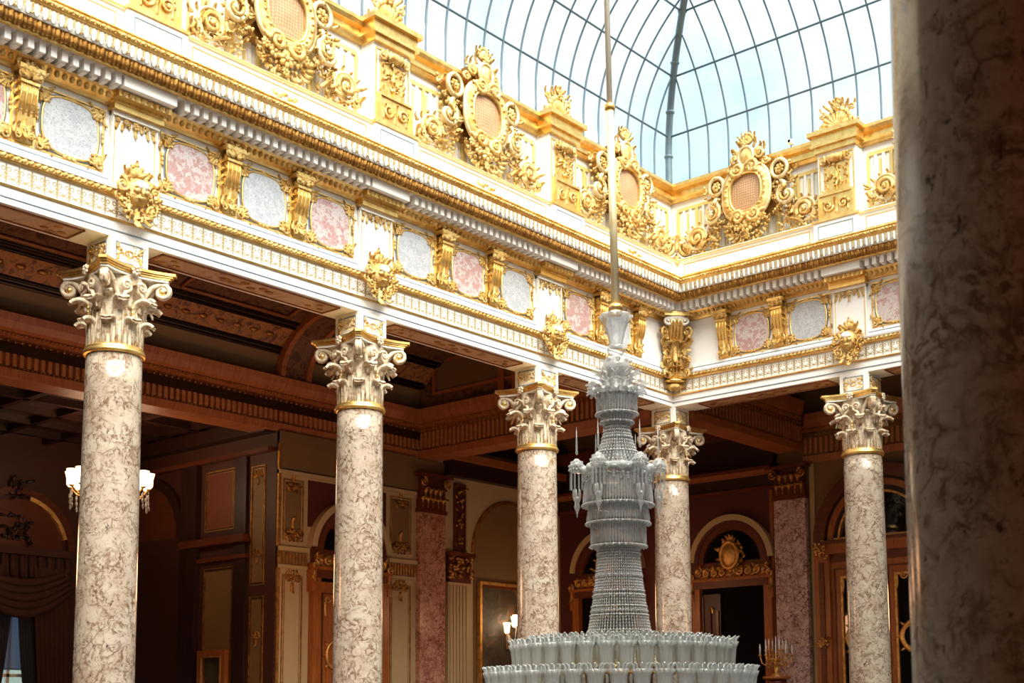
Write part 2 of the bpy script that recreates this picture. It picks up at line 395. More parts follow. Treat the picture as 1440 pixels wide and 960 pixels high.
# ------------------------------------------------------------------ entablature of the court (three sides)
def entablature(n, rz, loc, uA, kA, uB, kB, breaks, label, rich=True):
    T = empty('trim_%d' % n, loc, rz); tag(T, label, 'entablature', kind='structure')
    R = lambda prof, mat, nm, sm=False: None
    def run(nm, lst, extra=None):
        m = MB()
        for prof, mat in lst: m.sweep(prof, uA, kA, uB, kB, mat)
        if extra: extra(m)
        return m.build(nm, T)
    D = -.50
    run('architrave', [([(D, 5.12), (0, 5.12), (0, 5.19), (.008, 5.19), (.008, 5.30), (D, 5.30)], WHITE),
                       ([(-.01, 5.186), (.010, 5.186), (.010, 5.197), (-.01, 5.197)], LINE),
                       ([(D + .001, 5.30), (.01, 5.30), (.01, 5.76), (D, 5.76)], WHITE)])
    # painted soffit with long sunk fields between the columns
    def sof(m):
        ks = sorted(breaks + [uA + kA * 0 if abs(kA) < .1 else (-.0 if kA > 0 else uA), uB if abs(kB) < .1 else uB])
        for a, b in zip(ks[:-1], ks[1:]):
            if b - a < 1: continue
            m.box(a + .5, b - .5, 5.112, 5.122, -.40, -.08, PSOFF)
            for w0, w1 in ((-.42, -.40), (-.08, -.06)): m.box(a + .48, b - .48, 5.10, 5.122, w0, w1, BEAM)
            for uu in (a + .48, b - .5): m.box(uu, uu + .02, 5.10, 5.122, -.42, -.06, BEAM)
            c = (a + b) / 2
            for q in (-.32, -.2, -.08, .08, .2, .32): m.blob((c + q, .24 + .05 * math.sin(q * 20), 5.112), (.07, .05, .014), GOLD_D, None, 6, 4)
            for e, sg in ((a + .62, 1), (b - .62, -1)):
                for q in (0, .1, .2): m.blob((e + sg * q, .24 + .06 * math.cos(q * 30), 5.112), (.055, .04, .012), GOLD_D, None, 6, 4)
    m = MB(); sof(m); m.build('soffit_panels', T)
    run('gilt_fillet', [([(0, 5.298), (.03, 5.300), (.036, 5.315), (.012, 5.33), (0, 5.33)], GOLD_S)])
    run('arabesque_band', [([(0, 5.325), (.016, 5.325), (.016, 5.555), (0, 5.555)], FASC)])
    def rope(m):
        u = uA + .1
        while u < uB - .06:
            if not any(abs(u - b) < .27 for b in breaks) : m.wblob(u, 5.60, .068, .042, .024, .022, GOLD, .6, None, 6, 4)
            u += .075
    run('rope_moulding', [([(0, 5.553), (.045, 5.553), (.05, 5.568), (.058, 5.575), (.058, 5.625), (.04, 5.632), (0, 5.634)], GOLD_S)], rope)
    run('white_band', [([(0, 5.63), (.075, 5.632), (.085, 5.66), (.05, 5.70), (.05, 5.765), (0, 5.765)], WHITE), ([(.0, 5.713), (.054, 5.713), (.054, 5.725), (0, 5.725)], LINE)])
    run('frieze', [([(D, 5.76), (.02, 5.76), (.02, 6.58), (D, 6.58)], WHITE)])
    def egg(m):
        u = uA + .1
        while u < uB - .1:
            if rich: m.wblob(u, 6.615, .155, .03, .036, .04, GOLD, 0, None, 6, 4)
            u += .085
    run('bed_moulding', [([(0, 6.555), (.05, 6.557), (.07, 6.58), (.11, 6.60), (.19, 6.645), (.22, 6.67), (0, 6.67)], GOLD_S)], egg)
    def dent(m):
        u = uA + .14
        sp = .124
        k0 = math.ceil((uA + (.25 if kA else 0)) / sp); k1 = int((uB - (.25 if kB else 0)) / sp)
        for k in range(k0, k1 + 1):
            u = k * sp + .02
            if any(abs(u - b) < .36 for b in breaks): continue
            m.box(u - .033, u + .033, 6.675, 6.80, .02, .36, WHITE)
            m.box(u - .026, u + .026, 6.66, 6.675, .04, .32, WHITE)
        for b in breaks: m.box(b - .33, b + .33, 6.672, 6.80, .02, .37, WHITE)
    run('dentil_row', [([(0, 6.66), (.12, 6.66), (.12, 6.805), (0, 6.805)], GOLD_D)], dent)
    run('corona', [([(D, 6.80), (.42, 6.80), (.42, 6.835), (.46, 6.84), (.46, 7.14), (D, 7.14)], WHITE), ([(.38, 6.792), (.435, 6.792), (.44, 6.82), (.425, 6.84), (.38, 6.84)], GOLD_S)])
    def acan(m):
        if not rich: return
        u = uA + .5
        while u < uB - .45:
            m.leaf(u, 6.91, .52, -PI / 2, .125, .12, GOLD_D, -1.0, 3, None, 0, 6)
            m.leaf(u + .05, 6.91, .51, -PI / 2 + .1, .135, .09, GOLD_D, -1.0, 2, None, 0, 5)
            u += .10
    run('acanthus_moulding', [([(.42, 6.81), (.45, 6.82), (.475, 6.85), (.50, 6.885), (.51, 6.915), (.42, 6.92)], GOLD_D)], acan)
    def sima(m):
        if not rich: return
        u = uA + .55
        k = 0
        while u < uB - .5:
            m.leaf(u, 7.045, .578, -PI / 2, .13, .08, WHITE2, -.25, 2, None, 0, 5)
            m.leaf(u + .045, 7.045, .582, -PI / 2, .075, .022, GOLD, -.3, 2, None, 0, 5)
            if k % 2: m.flower(u + .045, 6.945, .55, .02, GOLD, 4)
            u += .09; k += 1
    run('sima_moulding', [([(.42, 6.91), (.525, 6.912), (.545, 6.95), (.56, 7.0), (.58, 7.05), (.42, 7.055)], WHITE2)], sima)
    def crown(m):
        if not rich: return
        u = uA + .6; k = 0
        while u < uB - .55:
            m.wblob(u, 7.095, .605, .030, .022, .018, GOLD, .5 if k % 2 else -.5, None, 6, 4)
            if k % 2: m.wblob(u, 7.152, .60, .018, .02, .014, GOLD, 0, None, 5, 4)
            u += .06; k += 1
    run('gilt_crown_moulding', [([(.42, 7.035), (.575, 7.035), (.592, 7.05), (.585, 7.062), (.60, 7.075), (.60, 7.125), (.62, 7.135), (.615, 7.15), (.42, 7.16)], GOLD_S)], crown)
    # attic
    PW = .40
    def pl(m):
        segs = []; ks = sorted(breaks)
        a = uA + (.55 if kA else 0)
        for b in ks + [None]:
            e = (b - .48) if b is not None else (uB - (.55 if kB else 0))
            if e - a > .3: segs.append((a, e))
            if b is not None: a = b + .48
        for a, e in segs:
            m.frame(a, e, 7.24, 7.44, .012, PW, PW + .006, GOLD_S)
        for b in ks:
            m.box(b - .38, b + .38, 7.15, 7.50, PW - .05, PW + .07, WHITE); m.frame(b - .30, b + .30, 7.22, 7.44, .012, PW + .07, PW + .078, LINE)
            m.box(b - .40, b + .40, 7.50, 7.54, PW - .05, PW + .09, GOLD_S)
            c = b + 1.8
            if c < uB - .6:
                for q in (-.16, -.08, 0, .08, .16): m.wblob(c + q, 7.34 + .02 * math.cos(q * 30), PW + .008, .05, .028, .01, GOLD, .4 * q * 10, None, 6, 4)
    run('attic_plinth', [([(D, 7.14), (PW, 7.14), (PW, 7.50), (D, 7.50)], WHITE), ([(PW - .06, 7.49), (PW + .03, 7.50), (PW + .04, 7.525), (PW + .01, 7.545), (PW - .06, 7.55)], WHITE2),
                         ([(PW + .03, 7.505), (PW + .043, 7.51), (PW + .043, 7.52), (PW + .03, 7.525)], GOLD_S)], pl)
    def bal(m):
        a0 = uA + (.2 if kA else 0); b0 = uB - (.2 if kB else 0)
        ks = [a0 - .36] + sorted(breaks) + [b0 + .36]
        for a, b in zip(ks[:-1], ks[1:]):
            x0, x1 = a + .42, b - .42
            if x1 - x0 < .5: continue
            m.box(x0, x1, 8.50, 8.56, .10, .135, YEL); m.box(x0, x1, 7.62, 7.68, .10, .135, YEL)
            nsl = max(4, int((x1 - x0) / .13)); st = (x1 - x0) / nsl
            for k in range(nsl + 1):
                m.box(x0 + k * st - .022, x0 + k * st + .022, 7.68, 8.50, .10, .14, WHITE2 if k % 3 else YEL)
                if k < nsl:
                    m.wblob(x0 + (k + .5) * st, 8.44, .10, .03, .05, .02, WHITE2, 0, None, 8, 4)
                    m.box(x0 + (k + .5) * st - .018, x0 + (k + .5) * st + .018, 7.72, 8.44, .10, .118, YEL if k % 2 else WHITE2)
    run('balustrade_wall', [([(D, 7.50), (.105, 7.50), (.105, 8.72), (D, 8.72)], WHITE)], bal)
    def rl(m):
        for b in breaks:
            m.box(b - .36, b + .36, 8.66, 8.75, .16, .42, GOLD_S); m.box(b - .41, b + .41, 8.75, 8.79, .16, .46, GOLD_S)
            m.box(b - .39, b + .39, 8.79, 8.93, .16, .44, GOLD_S); m.box(b - .44, b + .44, 8.93, 9.0, .16, .50, GOLD_S)
    run('parapet_rail', [([(D, 8.68), (.16, 8.68), (.18, 8.73), (.20, 8.745), (.20, 8.775), (.155, 8.785), (.155, 8.86), (.22, 8.885), (.25, 8.935), (.25, 8.985), (.0, 8.99), (D, 8.99)], GOLD_S),
                         ([(-.3, 8.99), (.02, 8.99), (.02, 9.07), (-.3, 9.07)], IRON)], rl)
    return T
YN = -19.1
T1 = entablature(1, LW, (0, 0, 0), YN, 0, 0, -1, COLS_L, 'white and gold entablature with frieze and parapet above the left colonnade')
T2 = entablature(2, BW, (0, 0, 0), 0, 1, CW, -1, COLS_B, 'white and gold entablature meeting the left one and running right behind the chandelier')
T3 = entablature(3, RW, (CW, 0, 0), 0, 1, 19.1, 0, [3.42, 7.02, 10.62, 14.22, 17.82], 'entablature over the big blurred column at the right edge', False)

# ------------------------------------------------------------------ frieze pieces
WALLS = {'L': (LW, lambda u, w=0: (w, u, 0)), 'B': (BW, lambda u, w=0: (u, -w, 0))}
def put(o, side, u, w=0.):
    rz, f = WALLS[side]; o.location = f(u, w); o.rotation_euler = (0, 0, rz); return o
def frieze_panel(mat):
    root = empty('marble_medallion')
    m = MB(); m.disc(0, 6.13, .315, .305, .02, .045, mat, 32, 3.0, None, .004); m.build('marble_inlay', root)
    m = MB(); m.oval(0, 6.13, .325, .315, .014, .042, GOLD_S, 6, 32, 1, 3.0); m.oval(0, 6.13, .345, .332, .007, .034, LINE, 4, 32, 1, 3.0)
    m.frame(-.40, .40, 5.78, 6.49, .016, .02, .04, GOLD_S); m.build('gilt_frame', root)
    for su in (-1, 1):
        for sv in (-1, 1):
            m = MB(); cu, cv = su * .345, 6.135 + sv * .30; a = math.atan2(-sv, -su)
            m.shell(cu, cv, .045, .12, 5, a - .8, a + .8, GOLD, .022)
            for da in (-1.25, 1.25): m.leaf(cu, cv, .035, a + da, .17, .075, GOLD, .6, 3, None, 0, 6)
            m.scroll(cu + su * .005, cv, .05, .05, 1.2, a, su, .013, GOLD, None, 5)
            m.build('corner_ornament', root)
    for cu, cv, hz in ((0, 5.805, 1), (0, 6.46, 1), (-.375, 6.17, 0), (.375, 6.17, 0)):
        m = MB()
        for q in (-.05, 0, .05): m.wblob(cu + q * hz, cv + q * (1 - hz), .045, .035 if hz else .018, .022 if hz else .03, .016, GOLD, 0, None, 6, 4)
        m.build('sprig', root)
    return root
def bracket():
    root = empty('console_bracket'); m = MB()
    prof = [(.02, 5.79), (.07, 5.79), (.09, 5.86), (.085, 5.98), (.10, 6.10), (.13, 6.2), (.15, 6.3), (.155, 6.42), (.13, 6.46), (.13, 6.5), (.02, 6.5)]
    m.sweep(prof, -.10, 0, .10, 0, GOLD_S); m.frame(-.15, .15, 5.77, 6.55, .02, .02, .05, GOLD_S)
    m.build('console_body', root)
    m = MB()
    for v in (6.12, 6.21, 6.30, 6.39): m.box(-.125, .125, v, v + .032, .06, .175 - (6.39 - v) * .25, GOLD_S)
    for u in (-.105, -.035, .035, .105): m.tube([(u, -.15, 6.42), (u, -.16, 6.3), (u, -.135, 6.18), (u, -.10, 6.08)], .013, GOLD_S, 5)
    m.build('fluting', root)
    m = MB(); m.box(-.16, .16, 6.52, 6.57, .02, .21, GOLD_S); m.shell(0, 6.44, .18, .15, 7, .3, PI - .3, GOLD, .035)
    for su in (-1, 1): m.scroll(su * .12, 6.48, .17, .055, 1.3, PI / 2, su, .016, GOLD); m.leaf(su * .1, 6.5, .2, PI / 2 - su * 1.2, .13, .09, GOLD, 1.2, 3)
    m.build('shell_capital', root)
    m = MB()
    for su in (-1, 1):
        m.leaf(su * .045, 5.80, .08, PI / 2 - su * .25, .2, .1, GOLD, .9, 3); m.leaf(su * .08, 6.0, .08, -PI / 2 + su * .4, .16, .08, GOLD, .7, 3)
        m.scroll(su * .085, 5.86, .085, .045, 1.2, 0, su, .012, GOLD)
    m.leaf(0, 6.06, .10, -PI / 2, .26, .12, GOLD, .8, 4); m.flower(0, 5.93, .11, .04, GOLD)
    m.build('foliage', root)
    return root
def mask():
    root = empty('mask_cartouche'); rng = random.Random(3)
    m = MB()   # the face: brow, nose, cheeks, mouth on a shield
    m.wblob(0, 5.62, .11, .135, .165, .10, GOLD, 0, None, 12, 8)
    m.wblob(0, 5.68, .20, .085, .06, .05, WHITE2, 0, None, 10, 6)
    for su in (-1, 1):
        m.wblob(su * .055, 5.615, .19, .045, .035, .04, GOLD); m.wblob(su * .05, 5.665, .205, .05, .018, .025, GOLD, -su * .4)
    m.wblob(0, 5.605, .215, .024, .055, .04, GOLD); m.wblob(0, 5.535, .20, .05, .02, .03, GOLD)
    m.build('face', root)
    m = MB()
    for k in range(11):
        a = -PI / 2 + (k - 5) * .52
        m.leaf(.13 * math.cos(a), 5.60 + .15 * math.sin(a), .12, a, .17, .10, GOLD, 1.5, 3)
    for su in (-1, 1):
        m.scroll(su * .20, 5.66, .12, .085, 1.5, PI / 2, su, .024, GOLD, (su * .08, 5.79)); m.scroll(su * .18, 5.44, .13, .08, 1.4, -PI / 2, -su, .024, GOLD, (su * .05, 5.36))
        m.scroll(su * .235, 5.54, .10, .05, 1.2, 0, su, .018, GOLD)
    m.crust(-.24, .24, 5.34, 5.6, .12, 34, .034, GOLD, rng, None, lambda u, v: (u / .24) ** 2 + ((v - 5.55) / .26) ** 2 < 1 and (u / .12) ** 2 + ((v - 5.6) / .14) ** 2 > 1)
    m.build('foliage_surround', root)
    m = MB(); m.leaf(0, 5.40, .15, -PI / 2, .22, .16, GOLD, 1.2, 4)
    for su in (-1, 1): m.leaf(su * .07, 5.40, .14, -PI / 2 + su * .5, .17, .1, GOLD, 1.2, 3)
    m.build('pendant_leaf', root)
    m = MB(); m.shell(0, 5.80, .08, .14, 5, .6, PI - .6, GOLD, .03)
    for su in (-1, 1): m.leaf(su * .05, 5.80, .06, PI / 2 - su * .8, .16, .08, GOLD, .9, 3)
    m.leaf(0, 5.86, .08, PI / 2, .14, .07, GOLD, .5, 3); m.build('crest', root)
    return root
def mask_panel():
    root = empty('frieze_pilaster'); m = MB()
    m.box(-.29, .29, 5.64, 6.52, .02, .07, WHITE); m.frame(-.285, .285, 5.66, 6.5, .02, .07, .085, WHITE2); m.frame(-.255, .255, 5.68, 6.44, .008, .07, .078, GOLD_S)
    m.build('panel', root)
    m = MB(); m.box(-.31, .31, 6.50, 6.56, .02, .16, GOLD_S); m.box(-.29, .29, 6.45, 6.50, .02, .11, WHITE2)
    m.box(-.32, .32, 6.56, 6.60, .02, .17, GOLD_S); m.box(-.33, .33, 6.60, 6.665, .02, .27, GOLD_S)
    for k in range(8): m.wblob(-.27 + k * .077, 6.63, .27, .03, .036, .02, GOLD, 0, None, 6, 4)
    m.build('cap_moulding', root)
    m = MB()
    for k in range(7):
        u = -.21 + k * .07; v = 6.40 - .03 * math.cos(k * PI / 3 * 1)
        m.leaf(u, v + .03, .085, -PI / 2 + (k - 3) * .12, .10 + (.08 if k == 3 else 0) + .02 * (k % 2), .07, GOLD, .5, 3)
    m.flower(0, 6.40, .1, .05, GOLD)
    for su in (-1, 1): m.scroll(su * .12, 6.41, .09, .04, 1.2, 0, su, .01, GOLD); m.flower(su * .22, 6.41, .09, .03, GOLD)
    m.build('garland', root)
    return root

FP = {'P': frieze_panel(PINK), 'G': frieze_panel(GREY)}; FPn = {'P': 'pink', 'G': 'grey'}; used = set()
def pl_(kind, side, u, label, grp):
    o = FP[kind] if kind not in used else copy_tree(FP[kind]); used.add(kind)
    put(o, side, u); tag(o, label, 'frieze panel', grp); return o
LG = 'oval marble panels in the frieze'
pl_('P', 'L', -12.42, 'pink veined oval marble frieze panel cut by the left picture edge', LG)
pl_('G', 'L', -11.37, 'grey oval marble frieze panel just left of the leftmost gilded mask', LG)
pl_('P', 'L', -9.87, 'pink oval marble frieze panel just right of the leftmost gilded mask', LG)
pl_('G', 'L', -8.82, 'grey oval marble frieze panel midway between the two leftmost gilded masks', LG)
pl_('P', 'L', -7.77, 'pink oval marble frieze panel just left of the mask over the second column', LG)
pl_('G', 'L', -6.27, 'grey oval marble frieze panel just right of the mask over the second column', LG)
pl_('P', 'L', -5.22, 'pink oval marble frieze panel midway between the masks over the second and third columns', LG)
pl_('G', 'L', -4.17, 'grey oval marble frieze panel just left of the mask over the third column', LG)
pl_('P', 'L', -2.67, 'pink oval marble frieze panel just right of the mask over the third column', LG)
pl_('G', 'L', -1.62, 'grey oval marble frieze panel seen right of the chandelier rod', LG)
pl_('P', 'B', 1.62, 'pink oval marble frieze panel on the right wing nearest the corner', LG)
pl_('G', 'B', 2.67, 'grey oval marble frieze panel left of the mask on the right wing', LG)
pl_('P', 'B', 4.17, 'pink oval marble frieze panel between the right wing mask and the blurred column', LG)
BR = bracket(); BR.scale = (.84, 1, 1)
bl = [('L', -11.90, 'gilded fluted bracket in the frieze near the left picture edge'),
      ('L', -9.35, 'gilded fluted bracket right of the first pink panel beside the leftmost mask'),
      ('L', -8.30, 'gilded fluted bracket right of the grey panel between the two leftmost masks'),
      ('L', -5.75, 'gilded fluted bracket left of the pink panel between second and third masks'),
      ('L', -4.70, 'gilded fluted bracket right of the pink panel between second and third masks'),
      ('L', -2.15, 'gilded fluted bracket partly hidden behind the chandelier rod'),
      ('L', -1.10, 'gilded fluted bracket on the left wing nearest the corner ornament'),
      ('B', 1.10, 'gilded fluted bracket on the right wing nearest the corner ornament'),
      ('B', 2.15, 'gilded fluted bracket between the pink and grey panels of the right wing'),
      ('B', 4.70, 'gilded fluted bracket beside the blurred column at the right')]
for i, (s_, u, lb) in enumerate(bl):
    o = BR if i == 0 else copy_tree(BR); put(o, s_, u); tag(o, lb, 'bracket', 'gilded brackets between the oval frieze panels')
MK = mask(); MP = mask_panel()
ml = [('L', -10.62, 'over the leftmost column'), ('L', -7.02, 'over the second column from the left'), ('L', -3.42, 'over the third column, left of the chandelier'), ('B', 3.42, 'over the column right of the chandelier')]
for i, (s_, u, lb) in enumerate(ml):
    o = MP if i == 0 else copy_tree(MP); put(o, s_, u); tag(o, 'white frieze pilaster with gilt garland ' + lb, 'pilaster', 'white frieze pilasters over the columns')
    o = MK if i == 0 else copy_tree(MK); put(o, s_, u, .05); tag(o, 'gilded face mask with scrolls ' + lb, 'mask', 'gilded masks over the columns')

# corner ornament of the frieze: acanthus console filling the inner corner
def corner_ornament():
    root = empty('corner_console', (.0, .0, 0), PI / 4); rng = random.Random(5)
    # local frame faces the court diagonal: out direction = (1,-1)/sqrt2
    m = MB(); prof = [(.02, 5.50), (.16, 5.50), (.22, 5.6), (.24, 5.8), (.26, 6.1), (.34, 6.3), (.44, 6.45), (.46, 6.55), (.40, 6.64), (.02, 6.64)]
    m.sweep(prof, -.13, 0, .13, 0, GOLD)
    for u in (-.09, -.03, .03, .09): m.tube([(u, -w - .01, v) for w, v in prof[1:8]], .022, GOLD_S, 5)
    m.build('console_body', root)
    m = MB(); m.box(-.22, .22, 6.60, 6.67, .1, .50, GOLD_S)
    for su in (-1, 1): m.scroll(su * .15, 6.52, .44, .09, 1.4, PI / 2, su, .03, WHITE2, (0, 6.58))
    m.shell(0, 6.5, .44, .14, 5, .4, PI - .4, WHITE2, .05); m.build('scroll_capital', root)
    m = MB(); rg = random.Random(12)
    for su in (-1, 1):
        M = Matrix.Rotation(-su * PI / 4, 4, 'Z')
        for k, (u, v, a, L, W) in enumerate(((.20, 5.55, .2, .3, .2), (.26, 5.70, .7, .32, .2), (.30, 5.92, .25, .34, .2), (.34, 6.08, .9, .30, .18), (.24, 6.2, .3, .36, .2), (.2, 5.6, 1.7, .3, .15), (.22, 6.42, .9, .26, .16), (.18, 5.9, .1, .4, .2))):
            m.leaf(su * u, v, .10 + .01 * k, PI / 2 - su * a, L, W, GOLD, 1.9, 4, M)
        m.scroll(su * .42, 6.34, .14, .10, 1.3, -PI / 2, su, .028, GOLD, (su * .26, 6.05), 6, M); m.scroll(su * .36, 5.62, .12, .08, 1.3, PI / 2, -su, .024, GOLD, (su * .22, 5.5), 6, M)
        m.crust(min(su * .15, su * .45), max(su * .15, su * .45), 5.55, 6.5, .10, 46, .05, GOLD, rg, M)
        m.leaf(su * .10, 5.62, .26, PI / 2 - su * .35, .34, .14, GOLD, 1.5, 4); m.leaf(su * .12, 6.0, .32, PI / 2 - su * .5, .30, .14, GOLD, 1.6, 4)
    m.leaf(0, 5.95, .28, PI / 2, .34, .16, GOLD, 1.2, 4); m.leaf(0, 6.1, .29, -PI / 2, .3, .16, GOLD, .8, 4)
    m.build('acanthus_leaf', root)
    m = MB()
    for k in range(7):
        a = -PI / 2 + (k - 3) * .38; m.leaf(.07 * math.cos(a), 5.56 + .05 * math.sin(a), .17, a, .2, .1, GOLD, 1.3, 3)
    m.blob((0, -.17, 5.42), (.14, .13, .07), GOLD, None, 10, 6); m.wblob(0, 5.52, .2, .2, .04, .12, GOLD_S, 0, None, 10, 5)
    m.build('pendant', root)
    tag(root, 'large gilded acanthus bracket in the inner corner where the two friezes meet', 'bracket')
    return root
corner_ornament()

# ------------------------------------------------------------------ attic pieces
def cartouche():
    root = empty('gilded_cartouche'); rng = random.Random(11); C0 = 8.38
    m = MB(); m.disc(0, C0, .30, .32, .28, .40, PEACH, 32, 2.6, None, .03); m.build('lattice_inlay', root)
    m = MB()
    m.oval(0, C0, .37, .39, .085, .40, GOLD, 8, 32, .8, 2.5); m.oval(0, C0, .44, .47, .035, .40, PALE, 6, 32, 1, 2.5); m.oval(0, C0, .30, .325, .022, .44, GOLD_S, 6, 32, 1, 2.6)
    for k in range(26):
        a = 2 * PI * k / 26; m.wblob(.37 * math.cos(a), C0 + .39 * math.sin(a), .465, .026, .026, .02, GOLD_S, 0, None, 6, 4)
    for su in (-1, 1):
        m.scroll(su * .14, C0 + .40, .44, .12, 1.5, PI, -su, .045, GOLD, (su * .32, C0 + .40)); m.scroll(su * .15, C0 - .41, .44, .12, 1.5, PI, su, .045, GOLD, (su * .34, C0 - .36))
    m.box(-.42, .42, C0 - .4, C0 + .4, .10, .28, GOLD_D)
    m.build('oval_frame', root)
    m = MB()   # crest: small shield, side curls and a leaf plume
    m.wblob(0, 9.0, .38, .13, .15, .07, GOLD, 0, None, 12, 7); m.oval(0, 9.0, .14, .16, .03, .40, PALE, 6, 18)
    for su in (-1, 1):
        m.scroll(su * .24, 9.02, .34, .10, 1.5, PI / 2, su, .035, GOLD, (su * .1, 8.86)); m.scroll(su * .33, 8.88, .32, .075, 1.3, 0, -su, .03, GOLD)
        m.leaf(su * .15, 9.08, .32, PI / 2 - su * .8, .2, .11, GOLD, 1.5, 3); m.leaf(su * .10, 9.15, .34, PI / 2 - su * .45, .2, .1, GOLD, 1.3, 3)
        m.leaf(su * .28, 9.08, .3, PI / 2 - su * .2, .14, .09, GOLD, 1.4, 3)
    m.shell(0, 9.20, .36, .20, 7, .55, PI - .55, GOLD, .035); m.flower(0, 9.2, .40, .07, GOLD)
    for k in range(5): m.leaf((k - 2) * .03, 9.28, .34, PI / 2 - (k - 2) * .38, .17, .075, GOLD, .9, 3)
    m.box(-.2, .2, 8.7, 9.12, .1, .3, GOLD_D)
    m.build('crest', root)
    for su in (-1, 1):
        m = MB()
        m.oval(su * .60, 8.64, .14, .15, .035, .36, PALE, 6, 22); m.disc(su * .60, 8.64, .13, .14, .2, .33, GOLD_D, 18); m.flower(su * .60, 8.64, .36, .09, GOLD, 7)
        for k in range(5): m.leaf(su * .60, 8.76, .34, PI / 2 + (k - 2) * .45, .10, .06, GOLD, 1.1, 3)
        m.scroll(su * .72, 8.18, .34, .20, 1.1, PI / 2 + .2 * su, su * 1, .05, PALE, (su * .56, 8.5), 7)
        m.scroll(su * .72, 8.18, .37, .15, .8, PI / 2, su * 1, .03, GOLD, None, 6, None, False)
        for k in range(6): m.leaf(su * (.52 + .07 * k), 8.42 - .11 * k, .33, -PI / 2 + su * (1.2 - .35 * k), .17, .1, GOLD, 1.5, 3)
        m.crust(min(su * .44, su * .62), max(su * .44, su * .62), 7.9, 8.5, .33, 22, .045, GOLD, rng)
        for k in range(9): m.leaf(su * (.50 + .02 * (k % 3)), 7.95 + .09 * k, .33, PI / 2 - su * (1.0 + .4 * math.sin(k * 2.1)), .18, .11, GOLD, 1.7, 3)
        m.crust(min(su * .42, su * .9), max(su * .42, su * .9), 7.85, 8.75, .28, 46, .045, GOLD, rng, None, lambda u, v: not (((u - su * .6) / .13) ** 2 + ((v - 8.64) / .13) ** 2 < 1))
        m.build('side_scroll', root)
        m = MB()
        m.scroll(su * 1.02, 7.86, .34, .16, 1.6, -PI / 2, -su, .045, GOLD, (su * .75, 7.78), 6); m.oval(su * 1.02, 7.86, .185, .185, .022, .33, PALE, 6, 20)
        m.scroll(su * 1.22, 7.73, .32, .09, 1.4, PI / 2, su, .032, GOLD, (su * 1.12, 7.98), 6)
        for k in range(7): m.leaf(su * (.62 + .10 * k), 7.72 + .05 * math.sin(k * 2), .33, PI / 2 - su * (.9 + .35 * math.sin(k * 1.7)), .18, .11, GOLD, 1.5, 3)
        for k in range(4): m.leaf(su * (.95 + .1 * k), 8.0 - .03 * k, .32, PI / 2 - su * (.2 + .3 * k), .14, .08, GOLD, 1.3, 3)
        m.crust(min(su * .6, su * 1.28), max(su * .6, su * 1.28), 7.57, 7.92, .30, 60, .042, GOLD, rng)
        m.build('acanthus_scroll', root)
    m = MB()
    for u, v, r in ((0, 7.80, .12), (-.17, 7.84, .09), (.17, 7.84, .09), (-.30, 7.90, .07), (.30, 7.90, .07), (0, 7.64, .06)): m.flower(u, v, .42, r, GOLD, 7)
    for k in range(15):
        a = -PI / 2 + (k - 7) * .23; m.leaf(.34 * math.cos(a) * .9, 7.88 + .24 * math.sin(a), .37, a, .16, .1, GOLD, 1.4, 3)
    m.crust(-.4, .4, 7.56, 7.95, .36, 60, .045, GOLD, rng, None, lambda u, v: (u / .42) ** 2 + ((v - 7.92) / .38) ** 2 < 1)
    m.build('flower_base', root)
    return root
CA = cartouche()
cl = [('L', -8.82, 'big gilded oval cartouche cut by the top edge, leftmost on the parapet'), ('L', -5.22, 'big gilded oval cartouche on the parapet between second and third columns'),
      ('L', -1.80, 'big gilded oval cartouche on the parapet right behind the chandelier rod'), ('B', 1.80, 'big gilded oval cartouche on the right wing parapet nearest the corner'),
      ('B', 5.22, 'gilded oval cartouche half hidden by the blurred column at the right')]
for i, (s_, u, lb) in enumerate(cl):
    o = CA if i == 0 else copy_tree(CA); put(o, s_, u); tag(o, lb, 'cartouche', 'gilded cartouches on the parapet')
def pier():
    root = empty('parapet_pier'); m = MB()
    m.box(-.33, .33, 7.5, 8.68, .08, .36, WHITE); m.frame(-.30, .30, 7.96, 8.6, .02, .36, .375, GOLD_S); m.build('pier_body', root)
    m = MB(); m.box(-.22, .22, 7.98, 8.44, .34, .38, GOLD_S); m.crust(-.19, .19, 8.0, 8.42, .38, 26, .035, GOLD, random.Random(6))
    for su in (-1, 1):
        for k in range(4): m.leaf(su * .12, 8.0 + .1 * k, .38, PI / 2 - su * (.5 + .2 * (k % 2)), .13, .08, GOLD, 1.1, 3)
    m.leaf(0, 8.38, .38, -PI / 2, .32, .12, GOLD, .5, 4); m.leaf(0, 8.0, .38, PI / 2, .2, .12, GOLD, .7, 4)
    m.tube([(0, -.39, 8.4), (0, -.39, 8.0)], .012, GOLD_S, 5); m.build('gilt_relief', root)
    m = MB(); m.blob((0, -.38, 8.52), (.20, .10, .075), GOLD, None, 12, 6)
    for k in range(6): m.leaf(-.17 + .068 * k, 8.57, .46, -PI / 2, .14, .08, GOLD, -.9, 3)
    for su in (-1, 1): m.scroll(su * .22, 8.50, .40, .07, 1.4, PI / 2, su, .024, GOLD)
    m.build('leaf_roll', root)
    m = MB(); m.box(-.28, .28, 7.56, 7.92, .3, .43, GOLD_S); m.frame(-.30, .30, 7.54, 7.95, .03, .36, .455, GOLD_S)
    for su in (-1, 1):
        m.scroll(su * .13, 7.74, .44, .09, 1.4, 0, su, .022, GOLD); m.leaf(su * .2, 7.62, .44, PI / 2, .2, .08, GOLD, .6, 3)
    m.leaf(0, 7.6, .44, PI / 2, .26, .12, GOLD, .6, 4); m.build('base_block', root)
    return root
